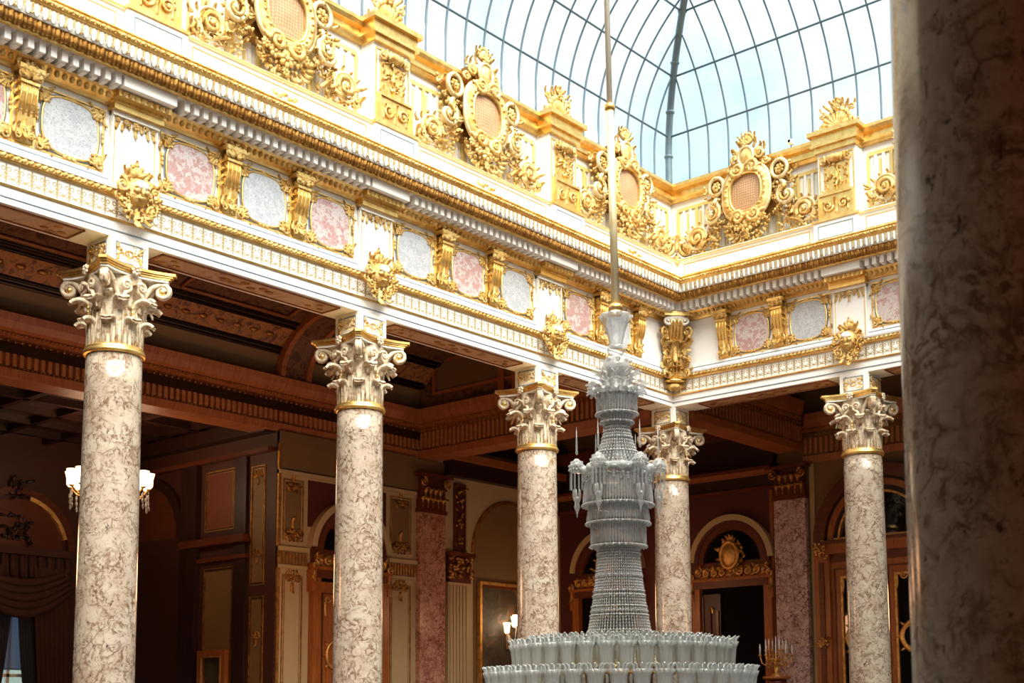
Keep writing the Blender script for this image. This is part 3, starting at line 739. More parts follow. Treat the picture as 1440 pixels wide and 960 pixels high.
def crest():
    root = empty('shell_crest'); m = MB()
    m.shell(0, 9.06, .28, .30, 9, .35, PI - .35, GOLD, .045); m.box(-.26, .26, 8.995, 9.05, .18, .34, GOLD); m.wblob(0, 9.13, .26, .20, .12, .06, GOLD, 0, None, 10, 5)
    m.build('shell', root)
    m = MB()
    for su in (-1, 1):
        m.scroll(su * .24, 9.10, .28, .09, 1.4, -PI / 2, -su, .03, GOLD, (su * .05, 9.02)); m.scroll(su * .25, 9.33, .27, .06, 1.3, PI, -su, .022, GOLD, (su * .18, 9.16))
        m.leaf(su * .26, 9.36, .26, PI / 2 - su * .5, .11, .07, GOLD, 1.1, 3); m.leaf(su * .28, 9.05, .28, PI / 2 - su * 1.0, .12, .08, GOLD, 1.2, 3)
    m.build('side_curl', root)
    m = MB()
    for k in range(5): m.leaf((k - 2) * .04, 9.34, .28, PI / 2 - (k - 2) * .42, .2, .1, GOLD, 1.0, 3)
    m.flower(0, 9.38, .32, .06, GOLD); m.shell(0, 9.42, .28, .12, 5, .6, PI - .6, GOLD, .03); m.build('leaf_plume', root)
    return root
PR = pier(); SH = crest()
pll = [('L', -10.62, 'at the top left picture corner'), ('L', -7.02, 'between the two left gilded cartouches'), ('L', -3.42, 'left of the chandelier rod'), ('B', 3.42, 'on the right wing')]
for i, (s_, u, lb) in enumerate(pll):
    o = PR if i == 0 else copy_tree(PR); put(o, s_, u); tag(o, 'white and gilt parapet pier ' + lb, 'pier', 'parapet piers')
    if i == 0: continue
    o = SH if i == 1 else copy_tree(SH); put(o, s_, u); tag(o, 'gilded shell crest standing on the parapet rail ' + lb, 'crest', 'gilded shell crests on the rail')
# corner scroll group between the two cartouches at the parapet foot
def corner_scroll():
    root = empty('corner_scroll', (.30, -.30, 0), PI / 4); rng = random.Random(9)
    for su in (-1, 1):
        m = MB(); M = Matrix.Rotation(su * -PI / 4, 4, 'Z')
        m.scroll(su * .16, 7.74, .14, .13, 1.5, PI / 2, su, .04, GOLD, (su * .02, 7.98)); m.oval(su * .16, 7.74, .16, .16, .02, .13, WHITE2, 6, 20)
        for k in range(5): m.leaf(su * (.06 + .07 * k), 7.86, .1, PI / 2 - su * .3 * k, .14, .09, GOLD, 1.2, 3)
        m.build('scroll', root)
    m = MB(); m.leaf(0, 7.6, .2, -PI / 2, .14, .14, GOLD, .8, 3); m.leaf(0, 7.7, .2, PI / 2, .26, .16, GOLD, 1.2, 4); m.crust(-.25, .25, 7.55, 7.68, .12, 20, .035, GOLD, rng)
    m.box(-.2, .2, 7.56, 7.85, -.1, .1, GOLD); m.build('leaf_base', root)
    tag(root, 'pair of gilded scrolls in the corner of the parapet foot', 'ornament')
corner_scroll()

# ------------------------------------------------------------------ columns
def rleaf(m, z0, L, W, r0, az, curl, mat, lobes=4, lean=0.05):
    # leaf standing against the capital bell at azimuth az
    M = Matrix.Rotation(az + PI / 2, 4, 'Z')
    m.leaf(0, z0, r0, PI / 2, L, W, mat, curl, lobes, M, 0, 18, True, .035, .60, .04, 1.0, .16, .30)
def column():
    root = empty('marble_column', (0, 0, FLOOR))
    H = -FLOOR
    m = MB(); prof = []
    for k in range(15):
        t = k / 14; z = .35 + (H + 3.87 - .35) * t; prof.append((.3185 - .022 * t ** 2.2, z))
    m.lathe(prof, MCOL, 56); m.build('shaft', root)
    m = MB(); m.box(-.43, .43, 0, .14, -.43, .43, WHITE)
    m.lathe([(.40, .14), (.43, .18), (.43, .22), (.38, .25), (.35, .27), (.36, .29), (.385, .31), (.37, .34), (.33, .37)], GOLD_S, 40); m.build('base', root)
    z = H
    m = MB(); m.lathe([(.29, z + 3.83), (.325, z + 3.84), (.335, z + 3.86), (.325, z + 3.885), (.31, z + 3.89), (.318, z + 3.905), (.31, z + 3.92), (.28, z + 3.92)], GOLD_S, 48); m.build('astragal', root)
    cap = MB(); cap.lathe([(.29, z + 3.90), (.275, z + 4.1), (.27, z + 4.35), (.29, z + 4.55), (.34, z + 4.68), (.30, z + 4.70)], STONE, 40)
    capo = cap.build('capital_bell', root)
    m = MB()
    for k in range(8): rleaf(m, z + 3.91, .355, .21, .292, PI / 8 * 2 * k, 2.3, STONE, 4)
    m.build('lower_acanthus_ring', capo)
    m = MB()
    for k in range(8): rleaf(m, z + 3.95, .60, .21, .284, PI / 8 * (2 * k + 1), 2.3, STONE, 5)
    for k in range(32):
        a = 2 * PI * (k + .5) / 32; m.tube([(.292 * math.cos(a), .292 * math.sin(a), z + 3.92), (.297 * math.cos(a), .297 * math.sin(a), z + 4.12), (.285 * math.cos(a), .285 * math.sin(a), z + 4.3)], .011, STONE, 5)
    m.build('upper_acanthus_ring', capo)
    m = MB()
    for k in range(4):
        az = PI / 4 + k * PI / 2
        for sd in (-1, 1):
            # big corner volutes: ribbon climbing from the bell and rolling up under the abacus corner
            pts = []; rr = []
            for i in range(9):
                t = i / 8; r = .28 + (.50 - .28) * t ** 1.6; zz = z + 4.30 + .36 * math.sin(t * PI / 2); off = sd * (.10 * (1 - t) + .018)
                pts.append((r * math.cos(az) - off * math.sin(az), r * math.sin(az) + off * math.cos(az), zz)); rr.append(.030)
            for i in range(1, 16):
                a = PI / 2 - i / 15 * 2 * PI * 1.25; R = .09 * (1 - .66 * i / 15)
                r = .50 + R * math.cos(a); zz = z + 4.582 + R * math.sin(a); off = sd * .018
                pts.append((r * math.cos(az) - off * math.sin(az), r * math.sin(az) + off * math.cos(az), zz)); rr.append(.030 * (1 - .3 * i / 15))
            m.tube(pts, rr, STONE, 6)
        g = MB(); e = Vector((.50 * math.cos(az), .50 * math.sin(az), z + 4.582)); g.blob(tuple(e), (.046, .046, .046), GOLD_S, None, 10, 6); g.build('volute_eye', capo)
        rleaf(m, z + 4.22, .33, .13, .31, az, 2.3, STONE, 3)
        # inner helices and fleuron
        a2 = k * PI / 2
        M = Matrix.Rotation(a2 + PI / 2, 4, 'Z')
        for sd in (-1, 1): m.scroll(sd * .095, z + 4.56, .345, .075, 1.4, -PI / 2, -sd, .024, STONE, (sd * .19, z + 4.3), 6, M)
        m.leaf(0, z + 4.33, .30, PI / 2, .30, .13, STONE, 1.6, 3, M, 0, 9, True, .02)
        g = MB(); g.flower(0, z + 4.735, .385, .06, STONE, 7, M)
        g.build('fleuron', capo); g = MB()
        g.tube([(0, -.325, z + 4.2), (0, -.335, z + 4.36)], .008, GOLD_S, 5, M)
        for q in range(3): g.wblob(0, z + 4.22 + q * .05, .33, .016, .024, .016, GOLD_S, 0, M, 6, 4)
        g.build('bead_drop', capo)
    m.build('volutes', capo)
    # abacus with concave sides
    def ab(r0, z0, z1, mat, m):
        pts = []
        for k in range(4):
            a = k * PI / 2
            for i in range(9):
                t = -1 + 2 * i / 8; cc = r0 * (1.0 - .23 * (1 - t * t)); x, y = cc, t * r0 * .88
                pts.append((x * math.cos(a) - y * math.sin(a), x * math.sin(a) + y * math.cos(a)))
        n = len(pts); vs = [(x, y, z0) for x, y in pts] + [(x, y, z1) for x, y in pts]
        m.add(vs, [(i, (i + 1) % n, n + (i + 1) % n, n + i) for i in range(n)] + [tuple(range(n))[::-1], tuple(range(n, 2 * n))], mat)
    m = MB(); ab(.425, z + 4.685, z + 4.71, WHITE2, m); ab(.44, z + 4.71, z + 4.735, GOLD_S, m); ab(.46, z + 4.735, z + 4.755, GOLD_S, m); ab(.485, z + 4.755, z + 4.785, GOLD_S, m)
    m.build('abacus', root)
    m = MB(); m.box(-.235, .235, z + 4.785, z + 5.118, -.235, .235, WHITE)
    for k in range(4):
        M = Matrix.Rotation(k * PI / 2, 4, 'Z')
        m.frame(-.17, .17, z + 4.84, z + 5.07, .012, .235, .243, LINE, M)
        m.oval(0, z + 4.955, .05, .035, .008, .242, GOLD, 5, 14, 1, 2, M)
        for su in (-1, 1):
            m.leaf(su * .07, z + 4.955, .238, PI / 2 - su * 1.2, .10, .07, GOLD, .3, 3, M, 0, 5); m.leaf(su * .07, z + 4.955, .238, -PI / 2 + su * 1.2, .10, .07, GOLD, .3, 3, M, 0, 5)
            if su > 0: m.crust(-.15, .15, z + 4.86, z + 5.05, .24, 26, .018, PALE, random.Random(k), M)
            m.wblob(su * .14, z + 4.89, .24, .022, .03, .012, GOLD, 0, M, 6, 4); m.wblob(su * .14, z + 5.02, .24, .022, .03, .012, GOLD, 0, M, 6, 4)
    m.build('impost_block', root)
    return root
CO = column()
CX = -.20
cols = [((CX, -10.62), 'leftmost marble column in front of the hall chandelier'), ((CX, -7.02), 'second marble column from the left with gilded capital'),
        ((CX, -3.42), 'third marble column, just left of the crystal chandelier'), ((CX, .20), 'marble column under the inner corner, partly behind the crystal chandelier'),
        ((3.42, .20), 'marble column of the right wing, right of the crystal chandelier')]
for i, ((x, y), lb) in enumerate(cols):
    o = CO if i == 0 else copy_tree(CO); o.location = (x, y, FLOOR); tag(o, lb, 'column', 'marble Corinthian columns around the court')
o = copy_tree(CO); o.location = (10.9, -14.22, FLOOR); o.rotation_euler = (0, 0, PI / 2); tag(o, 'big blurred shaded marble column filling the right picture edge', 'column', 'marble Corinthian columns around the court')

# ------------------------------------------------------------------ skylight
A_, B_, Z0 = CW / 2, 3.39, 9.56
def arc_pt(s_):     # s_ = height run: first the upright then the ellipse; returns (offset, z)
    up = Z0 - 9.03
    if s_ <= up: return 0., 9.03 + s_
    return ELL(s_ - up)
_tab = []
for i in range(401):
    th = PI / 2 * i / 400; x = A_ * (1 - math.cos(th)); z = Z0 + B_ * math.sin(th)
    _tab.append((x, z, 0 if i == 0 else _tab[-1][2] + math.hypot(x - _tab[-1][0], z - _tab[-1][1])))
def ELL(s_):
    for a, b in zip(_tab[:-1], _tab[1:]):
        if b[2] >= s_:
            t = (s_ - a[2]) / (b[2] - a[2]); return a[0] + (b[0] - a[0]) * t, a[1] + (b[1] - a[1]) * t
    return _tab[-1][0], _tab[-1][1]
SMAX = _tab[-1][2] + Z0 - 9.03
sky = empty('skylight'); tag(sky, 'curved glass and iron roof over the court', 'skylight', kind='structure')
YE = -19.2
NS = 34; rows = [arc_pt(SMAX * i / NS) for i in range(NS + 1)]
m = MB(); vs = []; fs = []
for (o1, z1) in rows: vs += [(o1, -o1, z1), (o1, YE, z1), (CW - o1, -o1, z1), (CW - o1, YE, z1)]
for i in range(NS):
    a = i * 4; b = a + 4; fs += [(a, a + 1, b + 1, b), (a + 2, b + 2, b + 3, a + 3), (a, b, b + 2, a + 2)]
m.add(vs, fs, PANE, True); m.build('glass_panes', sky)
m = MB(); st = .4
k = 0
def ribpts(side, u):
    P = []
    for i in range(61):
        o1, z1 = arc_pt(SMAX * i / 60)
        if side == 'L' and u < -o1 - 1e-6: P.append((o1, u, z1))
        elif side == 'R' and u < -o1 - 1e-6: P.append((CW - o1, u, z1))
        elif side == 'B' and o1 < u < CW - o1: P.append((u, -o1, z1))
        else: break
    return P
u = -.04
while u > YE:
    for s_ in ('L', 'R'):
        P = ribpts(s_, u)
        if len(P) > 1: m.tube(P, .018, IRON, 5)
    u -= st
u = .04
while u < CW:
    P = ribpts('B', u)
    if len(P) > 1: m.tube(P, .017, IRON, 5)
    u += st
m.build('glazing_bars', sky)
m = MB(); s_ = .94
while s_ < SMAX:
    o1, z1 = arc_pt(s_); m.tube([(o1, YE, z1), (o1, -o1, z1)], .019, IRON, 5); m.tube([(o1, -o1, z1), (CW - o1, -o1, z1)], .019, IRON, 5); m.tube([(CW - o1, -o1, z1), (CW - o1, YE, z1)], .019, IRON, 5); s_ += .945
m.tube([(CW / 2, YE, Z0 + B_), (CW / 2, -CW / 2, Z0 + B_)], .07, IRON, 8)
m.build('purlins', sky)
for xx in (0, 1):
    m = MB(); P = [arc_pt(SMAX * i / 50) for i in range(51)]; P = [((o1 if xx == 0 else CW - o1), -o1, z1) for o1, z1 in P]
    m.tube(P, .062, IRON, 8)
    for i in (4, 9, 14, 19): m.blob(P[i], (.085, .085, .05), IRON, None, 8, 5)
    m.build('hip_bar', sky)

# ------------------------------------------------------------------ crystal chandelier
def chandelier():
    X, Y = 5.365, -8.857
    root = empty('crystal_chandelier', (X, Y, 0)); tag(root, 'tall crystal chandelier with bead nets and frosted shades hanging on a white rod', 'chandelier')
    sx, sy = .773, .635
    m = MB()
    top = 12.9; lx = -.0155 * (top - 3.7)
    def rp(z): q = -.0155 * (z - 3.7); return (q * sx, q * sy, z)
    m.tube([rp(3.66), rp(5.6)], .038, GOLD_R, 10); m.tube([rp(5.6), rp(top)], .028, ROD, 10)
    m.lathe([(.03, 5.60), (.05, 5.62), (.05, 5.66), (.03, 5.68)], GOLD_S, 12, rp(5.64)[:2])
    m.lathe([(.04, 3.72), (.065, 3.70), (.07, 3.66), (.055, 3.65), (.075, 3.63), (.08, 3.615)], GOLD_S, 16); m.build('rod', root)
    m = MB()
    fl = lambda r, a_: (lambda a: r * (1 + a_ * math.cos(10 * a)))
    m.lathe([(fl(.115, .06), 3.62), (fl(.150, .12), 3.60), (fl(.105, .06), 3.52), (fl(.075, .04), 3.42), (.064, 3.34), (.06, 3.30)], CRYB, 40)
    m.lathe([(.05, 3.33), (.08, 3.31), (.082, 3.26), (.055, 3.22), (.05, 3.20)], CRY, 20)
    m.lathe([(.05, 3.22), (.10, 3.19), (.135, 3.12), (.14, 3.05), (.10, 3.03)], CRYB, 24); m.build('vase', root)
    def prism(m, a, r, z0, z1, w, mat, r1=None):
        r1 = r if r1 is None else r1; M = Matrix.Rotation(a, 4, 'Z'); h = w / 2; t = w * .35
        vs = []
        for rr, z, k in ((r, z0, .5), (r, z0 - .02, 1), (r1, z1 + .04, 1)):
            vs += [(rr - t * k, -h * k, z), (rr, -h * k * 1.2, z), (rr + t * k, 0, z), (rr, h * k * 1.2, z)] if False else [(rr - t * k, 0, z), (rr, -h * k, z), (rr + t * k, 0, z), (rr, h * k, z)]
        vs.append((r1, 0, z1)); fs = [(3, 2, 1, 0)]
        for q in (0, 4):
            for i in range(4): fs.append((q + i, q + (i + 1) % 4, q + 4 + (i + 1) % 4, q + 4 + i))
        for i in range(4): fs.append((8 + i, 8 + (i + 1) % 4, 12))
        m.add(vs, fs, mat, False, M)
    def ring(m, r, z, h, mat=CRYB, n=48):
        m.lathe([(r - .010, z), (r + .004, z), (r + .004, z + h * .4), (r - .010, z + h * .4)], mat, n)
        for k in range(int(r * 110)):
            a = 2 * PI * k / int(r * 110); m.blob((r * math.cos(a), r * math.sin(a), z), .013, mat, None, 5, 3)
    # crown of glass leaves
    m = MB()
    for tier, (r, z, L, n, cu) in enumerate(((.08, 3.00, .20, 8, 1.0), (.13, 2.90, .22, 11, 1.5), (.18, 2.81, .20, 15, 1.9), (.19, 2.78, .16, 15, 2.4))):
        for k in range(n):
            M = Matrix.Rotation(2 * PI * (k + .5 * tier) / n, 4, 'Z'); m.leaf(0, z, r, PI / 2, L, .11, CRYB, cu, 4, M, 0, 9, False, .01, .2, .35)
    m.lathe([(.13, 2.72), (.17, 2.80), (.12, 3.0)], CRY, 24); m.build('leaf_crown', root)
    def drum(nm, r, z1, z0, n, w, hoop=True, r0=None):
        m = MB()
        for k in range(n): prism(m, 2 * PI * k / n, r, z1, z0, w, CRY, r0)
        if hoop: ring(m, (r0 or r) + .01, z0 + .0, .03)
        ring(m, r + .005, z1, .025); m.build(nm, root)
    drum('prism_drum', .185, 2.84, 2.66, 44, .022); drum('prism_drum', .145, 2.66, 2.58, 34, .022)
    def net(nm, prof, n, rb, hoops):
        m = MB(); z1, z0 = prof[0][1], prof[-1][1]
        def rad(z):
            for (ra, za), (rb_, zb) in zip(prof[:-1], prof[1:]):
                if za >= z >= zb: return ra + (rb_ - ra) * (za - z) / (za - zb)
            return prof[-1][0]
        nb = int((z1 - z0) / (rb * 2.5))
        for k in range(n):
            a = 2 * PI * k / n
            for j in range(nb):
                z = z1 - (j + .5) * (z1 - z0) / nb; r = rad(z)
                m.blob((r * math.cos(a), r * math.sin(a), z), (rb * .9, rb * .9, rb * 1.25), CRYB, None, 5, 3)
        for z in hoops:
            r = rad(z); ring(m, r + .004, z, .018)
        m.lathe([(rad(z) * .93, z) for z in [z1 + (z0 - z1) * i / 10 for i in range(11)]], CRYC, 32); m.build(nm, root)
    net('bead_net', [(.115, 2.58), (.125, 2.48), (.15, 2.38), (.185, 2.30), (.235, 2.22), (.29, 2.16)], 40, .012, (2.44, 2.3))
    # ball gallery
    m = MB(); m.lathe([(.20, 2.20), (.30, 2.17), (.335, 2.12), (.32, 2.08), (.2, 2.06)], CRY, 40)
    for k in range(12):
        a = 2 * PI * (k + .5) / 12; m.blob((.315 * math.cos(a), .315 * math.sin(a), 2.14), .042, FROST, None, 12, 8); m.blob((.315 * math.cos(a), .315 * math.sin(a), 2.075), (.02, .02, .05), CRYB, None, 6, 4)
    for k in range(30):
        a = 2 * PI * k / 30
        for j in range(3): m.blob((.31 * math.cos(a), .31 * math.sin(a), 2.08 - .02 * math.sin(k) - j * .022), .014, CRYB, None, 5, 3)
    m.build('ball_gallery', root)
    drum('prism_drum', .30, 2.07, 1.81, 76, .022, True, .318); drum('prism_drum', .27, 1.81, 1.64, 70, .022, True, .285); drum('prism_drum', .25, 1.64, 1.43, 62, .022, True)
    # hanging lanterns around the gallery
    for k in range(6):
        a = math.atan2(sy, sx) + k * PI / 3
        lx, ly = .375 * math.cos(a), .375 * math.sin(a)
        m = MB(); m.lathe([(.018, 2.25), (.03, 2.235), (.058, 2.21), (.070, 2.17), (.066, 2.135), (.04, 2.12)], CRYB, 18, (lx, ly))
        for q in range(14):
            b = 2 * PI * q / 14
            for zz, rr in ((2.215, .052), (2.18, .071), (2.145, .070)): m.blob((lx + rr * math.cos(b), ly + rr * math.sin(b), zz), .011, CRYB, None, 5, 3)
        m.lathe([(.006, 2.29), (.014, 2.31), (.008, 2.33), (.010, 2.36), (.001, 2.55)], CRYB, 8, (lx, ly))
        m.tube([(.29 * math.cos(a), .29 * math.sin(a), 2.1), (.33 * math.cos(a), .33 * math.sin(a), 2.16), (lx, ly, 2.2)], .01, CRYB, 5)
        for q in range(10):
            b = 2 * PI * q / 10; px, py = lx + .06 * math.cos(b), ly + .06 * math.sin(b)
            vs = [(px - .009, py, 2.13), (px + .009, py, 2.13), (px, py + .009, 2.13), (px - .009, py, 1.96), (px + .009, py, 1.96), (px, py + .009, 1.96)]
            m.add(vs, [(0, 1, 4, 3), (1, 2, 5, 4), (2, 0, 3, 5), (0, 2, 1), (3, 4, 5)], CRY)
            if q % 2 == 0: m.blob((lx + .03 * math.cos(b), ly + .03 * math.sin(b), 1.92), (.014, .014, .05), CRYB, None, 6, 4)
        m.lathe([(.02, 1.9), (.035, 1.87), (.02, 1.84), (.03, 1.80), (.012, 1.76), (.002, 1.70)], CRYB, 8, (lx, ly))
        m.build('hanging_lantern', root)
    net('bead_net', [(.19, 1.43), (.195, 1.3), (.215, 1.1), (.245, .88), (.28, .68), (.315, .50), (.33, .36)], 62, .0105, (1.36, 1.16, 1.02, .98, .88, .84, .80, .66, .62, .48))
    # shade tiers
    sh = MB(); scal = lambda r: (lambda a: r * (1 + .07 * math.cos(10 * a)))
    pr = [(.016, .0), (.03, .01), (scal(.045), .03), (scal(.055), .07), (scal(.060), .14), (scal(.068), .21), (scal(.088), .262)]
    sh.lathe(pr, FROST, 40)
    for k in range(10):
        M = Matrix.Rotation(2 * PI * k / 10, 4, 'Z'); sh.leaf(0, .24, .078, PI / 2, .075, .05, FROST, .9, 2, M, 0, 5, False, .008)
    first = None
    spots = []
    for r, z, n in ((.92, .27, 34), (.74, .31, 26), (1.15, .03, 38)):
        for k in range(n): spots.append((r * math.cos(2 * PI * (k + .3) / n), r * math.sin(2 * PI * (k + .3) / n), z))
    for q in ((.985, .30),):
        a = math.atan2(sy, sx); spots.append((q[0] * math.cos(a), q[0] * math.sin(a), q[1] - .0))
    for i, q in enumerate(spots):
        if first is None: first = sh.build('glass_shade', root); o = first
        else: o = first.copy(); COL.objects.link(o)
        o.location = q
    m = MB()
    for r, z in ((.90, .27), (.66, .32), (1.13, .03)): m.lathe([(r - .04, z), (r + .04, z), (r + .045, z + .02), (r - .045, z + .02)], GOLD_S, 60); 
    for k in range(16):
        a = 2 * PI * k / 16; m.tube([(.25 * math.cos(a), .25 * math.sin(a), .1), (.7 * math.cos(a), .7 * math.sin(a), -.05), (1.13 * math.cos(a), 1.13 * math.sin(a), .03)], .018, CRYB, 6)
        m.tube([(.3 * math.cos(a), .3 * math.sin(a), .3), (.9 * math.cos(a), .9 * math.sin(a), .27)], .015, CRYB, 6)
    m.build('arms', root)
    m = MB()
    for r, z, n in ((.95, .26, 90), (1.18, .02, 110)):
        for k in range(n): prism(m, 2 * PI * k / n, r, z, z - .16, .024, CRY)
    m.lathe([(.3, .35), (.36, .1), (.5, -.2), (.3, -.45), (.05, -.6)], CRYB, 32); m.build('drop_fringe', root)
GOLD_R = gold('rod_gilt', (.93, .80, .52), (.85, .66, .34), .4, .5, .05)
ROD = simple('rod_ivory', (.90, .84, .70), .4, .1)
CRYC = crystal('crystal_core', (.20, .19, .18), .92, .2)
chandelier()

# ------------------------------------------------------------------ gallery shell
def S(o, kind='structure', label=None, cat=None): return tag(o, label, cat, kind=kind)
GX, GY = -6.14, 4.4
ZC = 7.0
m = MB()
def fl(x0, x1, y0, y1, z0, z1, mat, m): m.box(x0, x1, z0, z1, -y1, -y0, mat)
for a in ((-12, .45, -19, 6), (.45, 16, -.45, 6), (CW - .45, 16, -23, -.45)): fl(*a[:2], *a[2:], FLOOR - .25, FLOOR, FLOORM, m)
fl(-.45, 11.2, -23, .45, FLOOR - 5.2, FLOOR - 5.0, FLOORM, m)
m = m.build('floor'); S(m, label='parquet floor of the galleries and the stair hall below', cat='floor')
# ceilings
m = MB(); CE = empty('ceiling'); S(CE, label='dark painted coffered ceiling of the galleries', cat='ceiling')
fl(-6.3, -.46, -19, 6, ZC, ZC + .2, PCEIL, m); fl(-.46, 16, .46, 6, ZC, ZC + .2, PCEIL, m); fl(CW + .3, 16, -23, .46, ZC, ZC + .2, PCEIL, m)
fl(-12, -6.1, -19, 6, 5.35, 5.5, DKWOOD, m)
m.build('slab', CE)
# coved and coffered left gallery vault
m = MB(); ribs = MB()
def cove(m, x0, z0, x1, z1, y0, y1, mat, n=8):
    vs = []; sgn = 1 if x1 > x0 else -1
    for i in range(n + 1):
        a = PI / 2 * i / n; vs.append((x0 + (x1 - x0) * (1 - math.cos(a)), z0 + (z1 - z0) * math.sin(a)))
    pts = [(x, y0, z) for x, z in vs] + [(x, y1, z) for x, z in vs]
    N = n + 1; m.add(pts, [(i, i + 1, N + i + 1, N + i) for i in range(n)], mat, True)
def band(m, x0, z0, x1, z1, a0, a1, y0, y1, mat, off=0., n=4):
    vs = []
    for i in range(n + 1):
        a = a0 + (a1 - a0) * i / n; x = x0 + (x1 - x0) * (1 - math.cos(a)); z = z0 + (z1 - z0) * math.sin(a)
        d = Vector((-3.3 - x, 5.6 - z)).normalized() * off; vs.append((x + d.x, z + d.y))
    pts = [(x, y0, z) for x, z in vs] + [(x, y1, z) for x, z in vs]; N = n + 1
    m.add(pts, [(i, i + 1, N + i + 1, N + i) for i in range(n)], mat, True)
    return vs
for (x0, z0, x1, z1) in ((-6.14, 5.95, -4.5, ZC), (-.5, 5.75, -2.1, ZC)):
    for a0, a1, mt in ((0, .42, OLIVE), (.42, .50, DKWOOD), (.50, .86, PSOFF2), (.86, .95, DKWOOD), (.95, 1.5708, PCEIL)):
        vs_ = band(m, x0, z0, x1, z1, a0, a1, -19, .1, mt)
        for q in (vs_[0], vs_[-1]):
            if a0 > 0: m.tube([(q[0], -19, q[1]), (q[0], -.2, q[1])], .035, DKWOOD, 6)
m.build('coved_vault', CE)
for yc in COLS_L[::-1]:
    for dx, pr in ((0, None),):
        P = []
        for i in range(9): a = PI / 2 * i / 8; P.append((-6.14 + 1.44 * (1 - math.cos(a)), 5.95 + (ZC - 5.95) * math.sin(a)))
        for i in range(9): a = PI / 2 * (1 - i / 8); P.append((-.5 - 1.4 * (1 - math.cos(a)), 5.75 + (ZC - 5.75) * math.sin(a)))
        for off, h, dep in ((0, .30, .14), (-.30, .05, .20), (.30, .05, .20)):
            n = len(P); vs = []
            for x, z in P:
                c = (-3.3, 6.0); d = Vector((c[0] - x, c[1] - z)); d.normalize()
                for yy in (yc + off - h, yc + off + h): vs += [(x, yy, z), (x + d.x * dep, yy, z + d.y * dep)]
            fs = []
            for i in range(n - 1): a = i * 4; b = a + 4; fs += [(a + 1, b + 1, b + 3, a + 3), (a, b, b + 1, a + 1), (a + 2, a + 3, b + 3, b + 2)]
            m2 = BEAM if off else PCEIL
            ribs.add(vs, fs, m2, False)
for a, b in zip(COLS_L[1:], COLS_L[:-1]):
    # sunk coffers: stepped frames and painted lunettes
    for x0, x1, t in ((-2.6, -1.2, .06), (-4.2, -2.8, .06), (-4.75, -4.45, .05)):
        for (xa, xb, ya, yb) in ((x0, x0 + t, a + .5, b - .5), (x1 - t, x1, a + .5, b - .5), (x0, x1, a + .5, a + .5 + t), (x0, x1, b - .5 - t, b - .5)): fl(xa, xb, ya, yb, ZC - .16, ZC, BEAM, ribs)
        if x1 - x0 > 1:
            for q in range(3): fl(x0 + .35, x1 - .35, a + .75 + q * .75, a + 1.2 + q * .75, ZC - .04, ZC, PSOFF if q == 1 else OLIVE, ribs)
    cy = (a + b) / 2
    for (x0, z0, x1, z1) in ((-6.14, 5.95, -4.5, ZC), (-.5, 5.75, -2.1, ZC)):
        for ang in (1.05, 1.45):
            x = x0 + (x1 - x0) * (1 - math.cos(ang)); z = z0 + (z1 - z0) * math.sin(ang) - .04
            ribs.tube([(x, cy - 1.1, z), (x, cy + 1.1, z)], .03, BEAM, 5)
        for q in (-1.1, 1.1):
            ribs.tube([(x0 + (x1 - x0) * (1 - math.cos(g_)), cy + q, z0 + (z1 - z0) * math.sin(g_) - .04) for g_ in (1.05, 1.2, 1.35, 1.45)], .03, BEAM, 5)
        for q in range(7):
            g_ = .68; x = x0 + (x1 - x0) * (1 - math.cos(g_)); z = z0 + (z1 - z0) * math.sin(g_)
            M = Matrix.Translation((x, cy - 1.05 + .35 * q, z)); ribs.blob((0, 0, 0), (.05, .09, .05), GOLD_D, M, 8, 5)
ribs.build('vault_ribs', CE)
m = MB()
for xx in [-11 + k * .9 for k in range(6)]: fl(xx, xx + .12, -19, -3.7, 5.22, 5.36, DKWOOD, m)
for yy in [-14 + k * 1.1 for k in range(10)]: fl(-11.6, -6.2, yy, yy + .12, 5.22, 5.36, DKWOOD, m)
for yy in (1.2, 2.4, 3.4): fl(-.4, 16, yy, yy + .15, 6.8, 7.0, BEAM, m)
for xx in (1.5, 3.2, 5.0, 6.8, 8.6): fl(xx, xx + .2, .46, 4.4, 6.75, 7.0, BEAM, m)
m.build('ceiling_beams', CE)

def inner_beam(n, rz, loc, uA, uB, label, z0=4.98, cA=0, cB=0, depth=.5, mats=(BEAM, DKWOOD)):
    T = empty('trim_%d' % n, loc, rz); tag(T, label, 'beam', kind='structure'); Bm = mats[0]
    m = MB(); m.sweep([(-depth, z0), (0, z0), (.01, z0 + .01), (.03, z0 + .14), (-.02, z0 + .15), (-.02, z0 + .62), (.04, z0 + .64), (.04, z0 + .70), (.10, z0 + .74), (.16, z0 + .84), (.20, z0 + .95), (-depth, z0 + .95)], uA, cA, uB, cB, Bm); m.build('beam_core', T)
    m = MB(); u = uA + .06
    while u < uB - .04:
        m.box(u, u + .06, z0 + .18, z0 + .48, -.03, .025, BEAML); m.wblob(u + .03, z0 + .48, .01, .034, .04, .024, BEAML, 0, None, 6, 4)
        m.wblob(u + .0275, z0 + .56, .01, .024, .024, .03, GOLD_D, 0, None, 6, 4); u += .115
    m.build('fluted_frieze', T)
    m = MB(); u = uA + .05
    while u < uB - .03:
        m.wblob(u, z0 + .165, .012, .022, .014, .018, GOLD_D, 0, None, 5, 3); m.wblob(u, z0 + .67, .045, .028, .018, .018, GOLD_D, .5, None, 5, 3); u += .07
    m.build('bead_moulding', T)
    return T
inner_beam(4, LW, (GX, 0, 0), -19, -.1, 'fluted brown beam along the back of the left gallery', cB=-1)
inner_beam(5, BW, (0, -.1, 0), GX, -.46, 'fluted brown beam running from the corner column to the left', cA=1)
inner_beam(6, LW, (.08, 0, 0), .46, GY, 'fluted brown beam running back from the corner column', cB=-1)
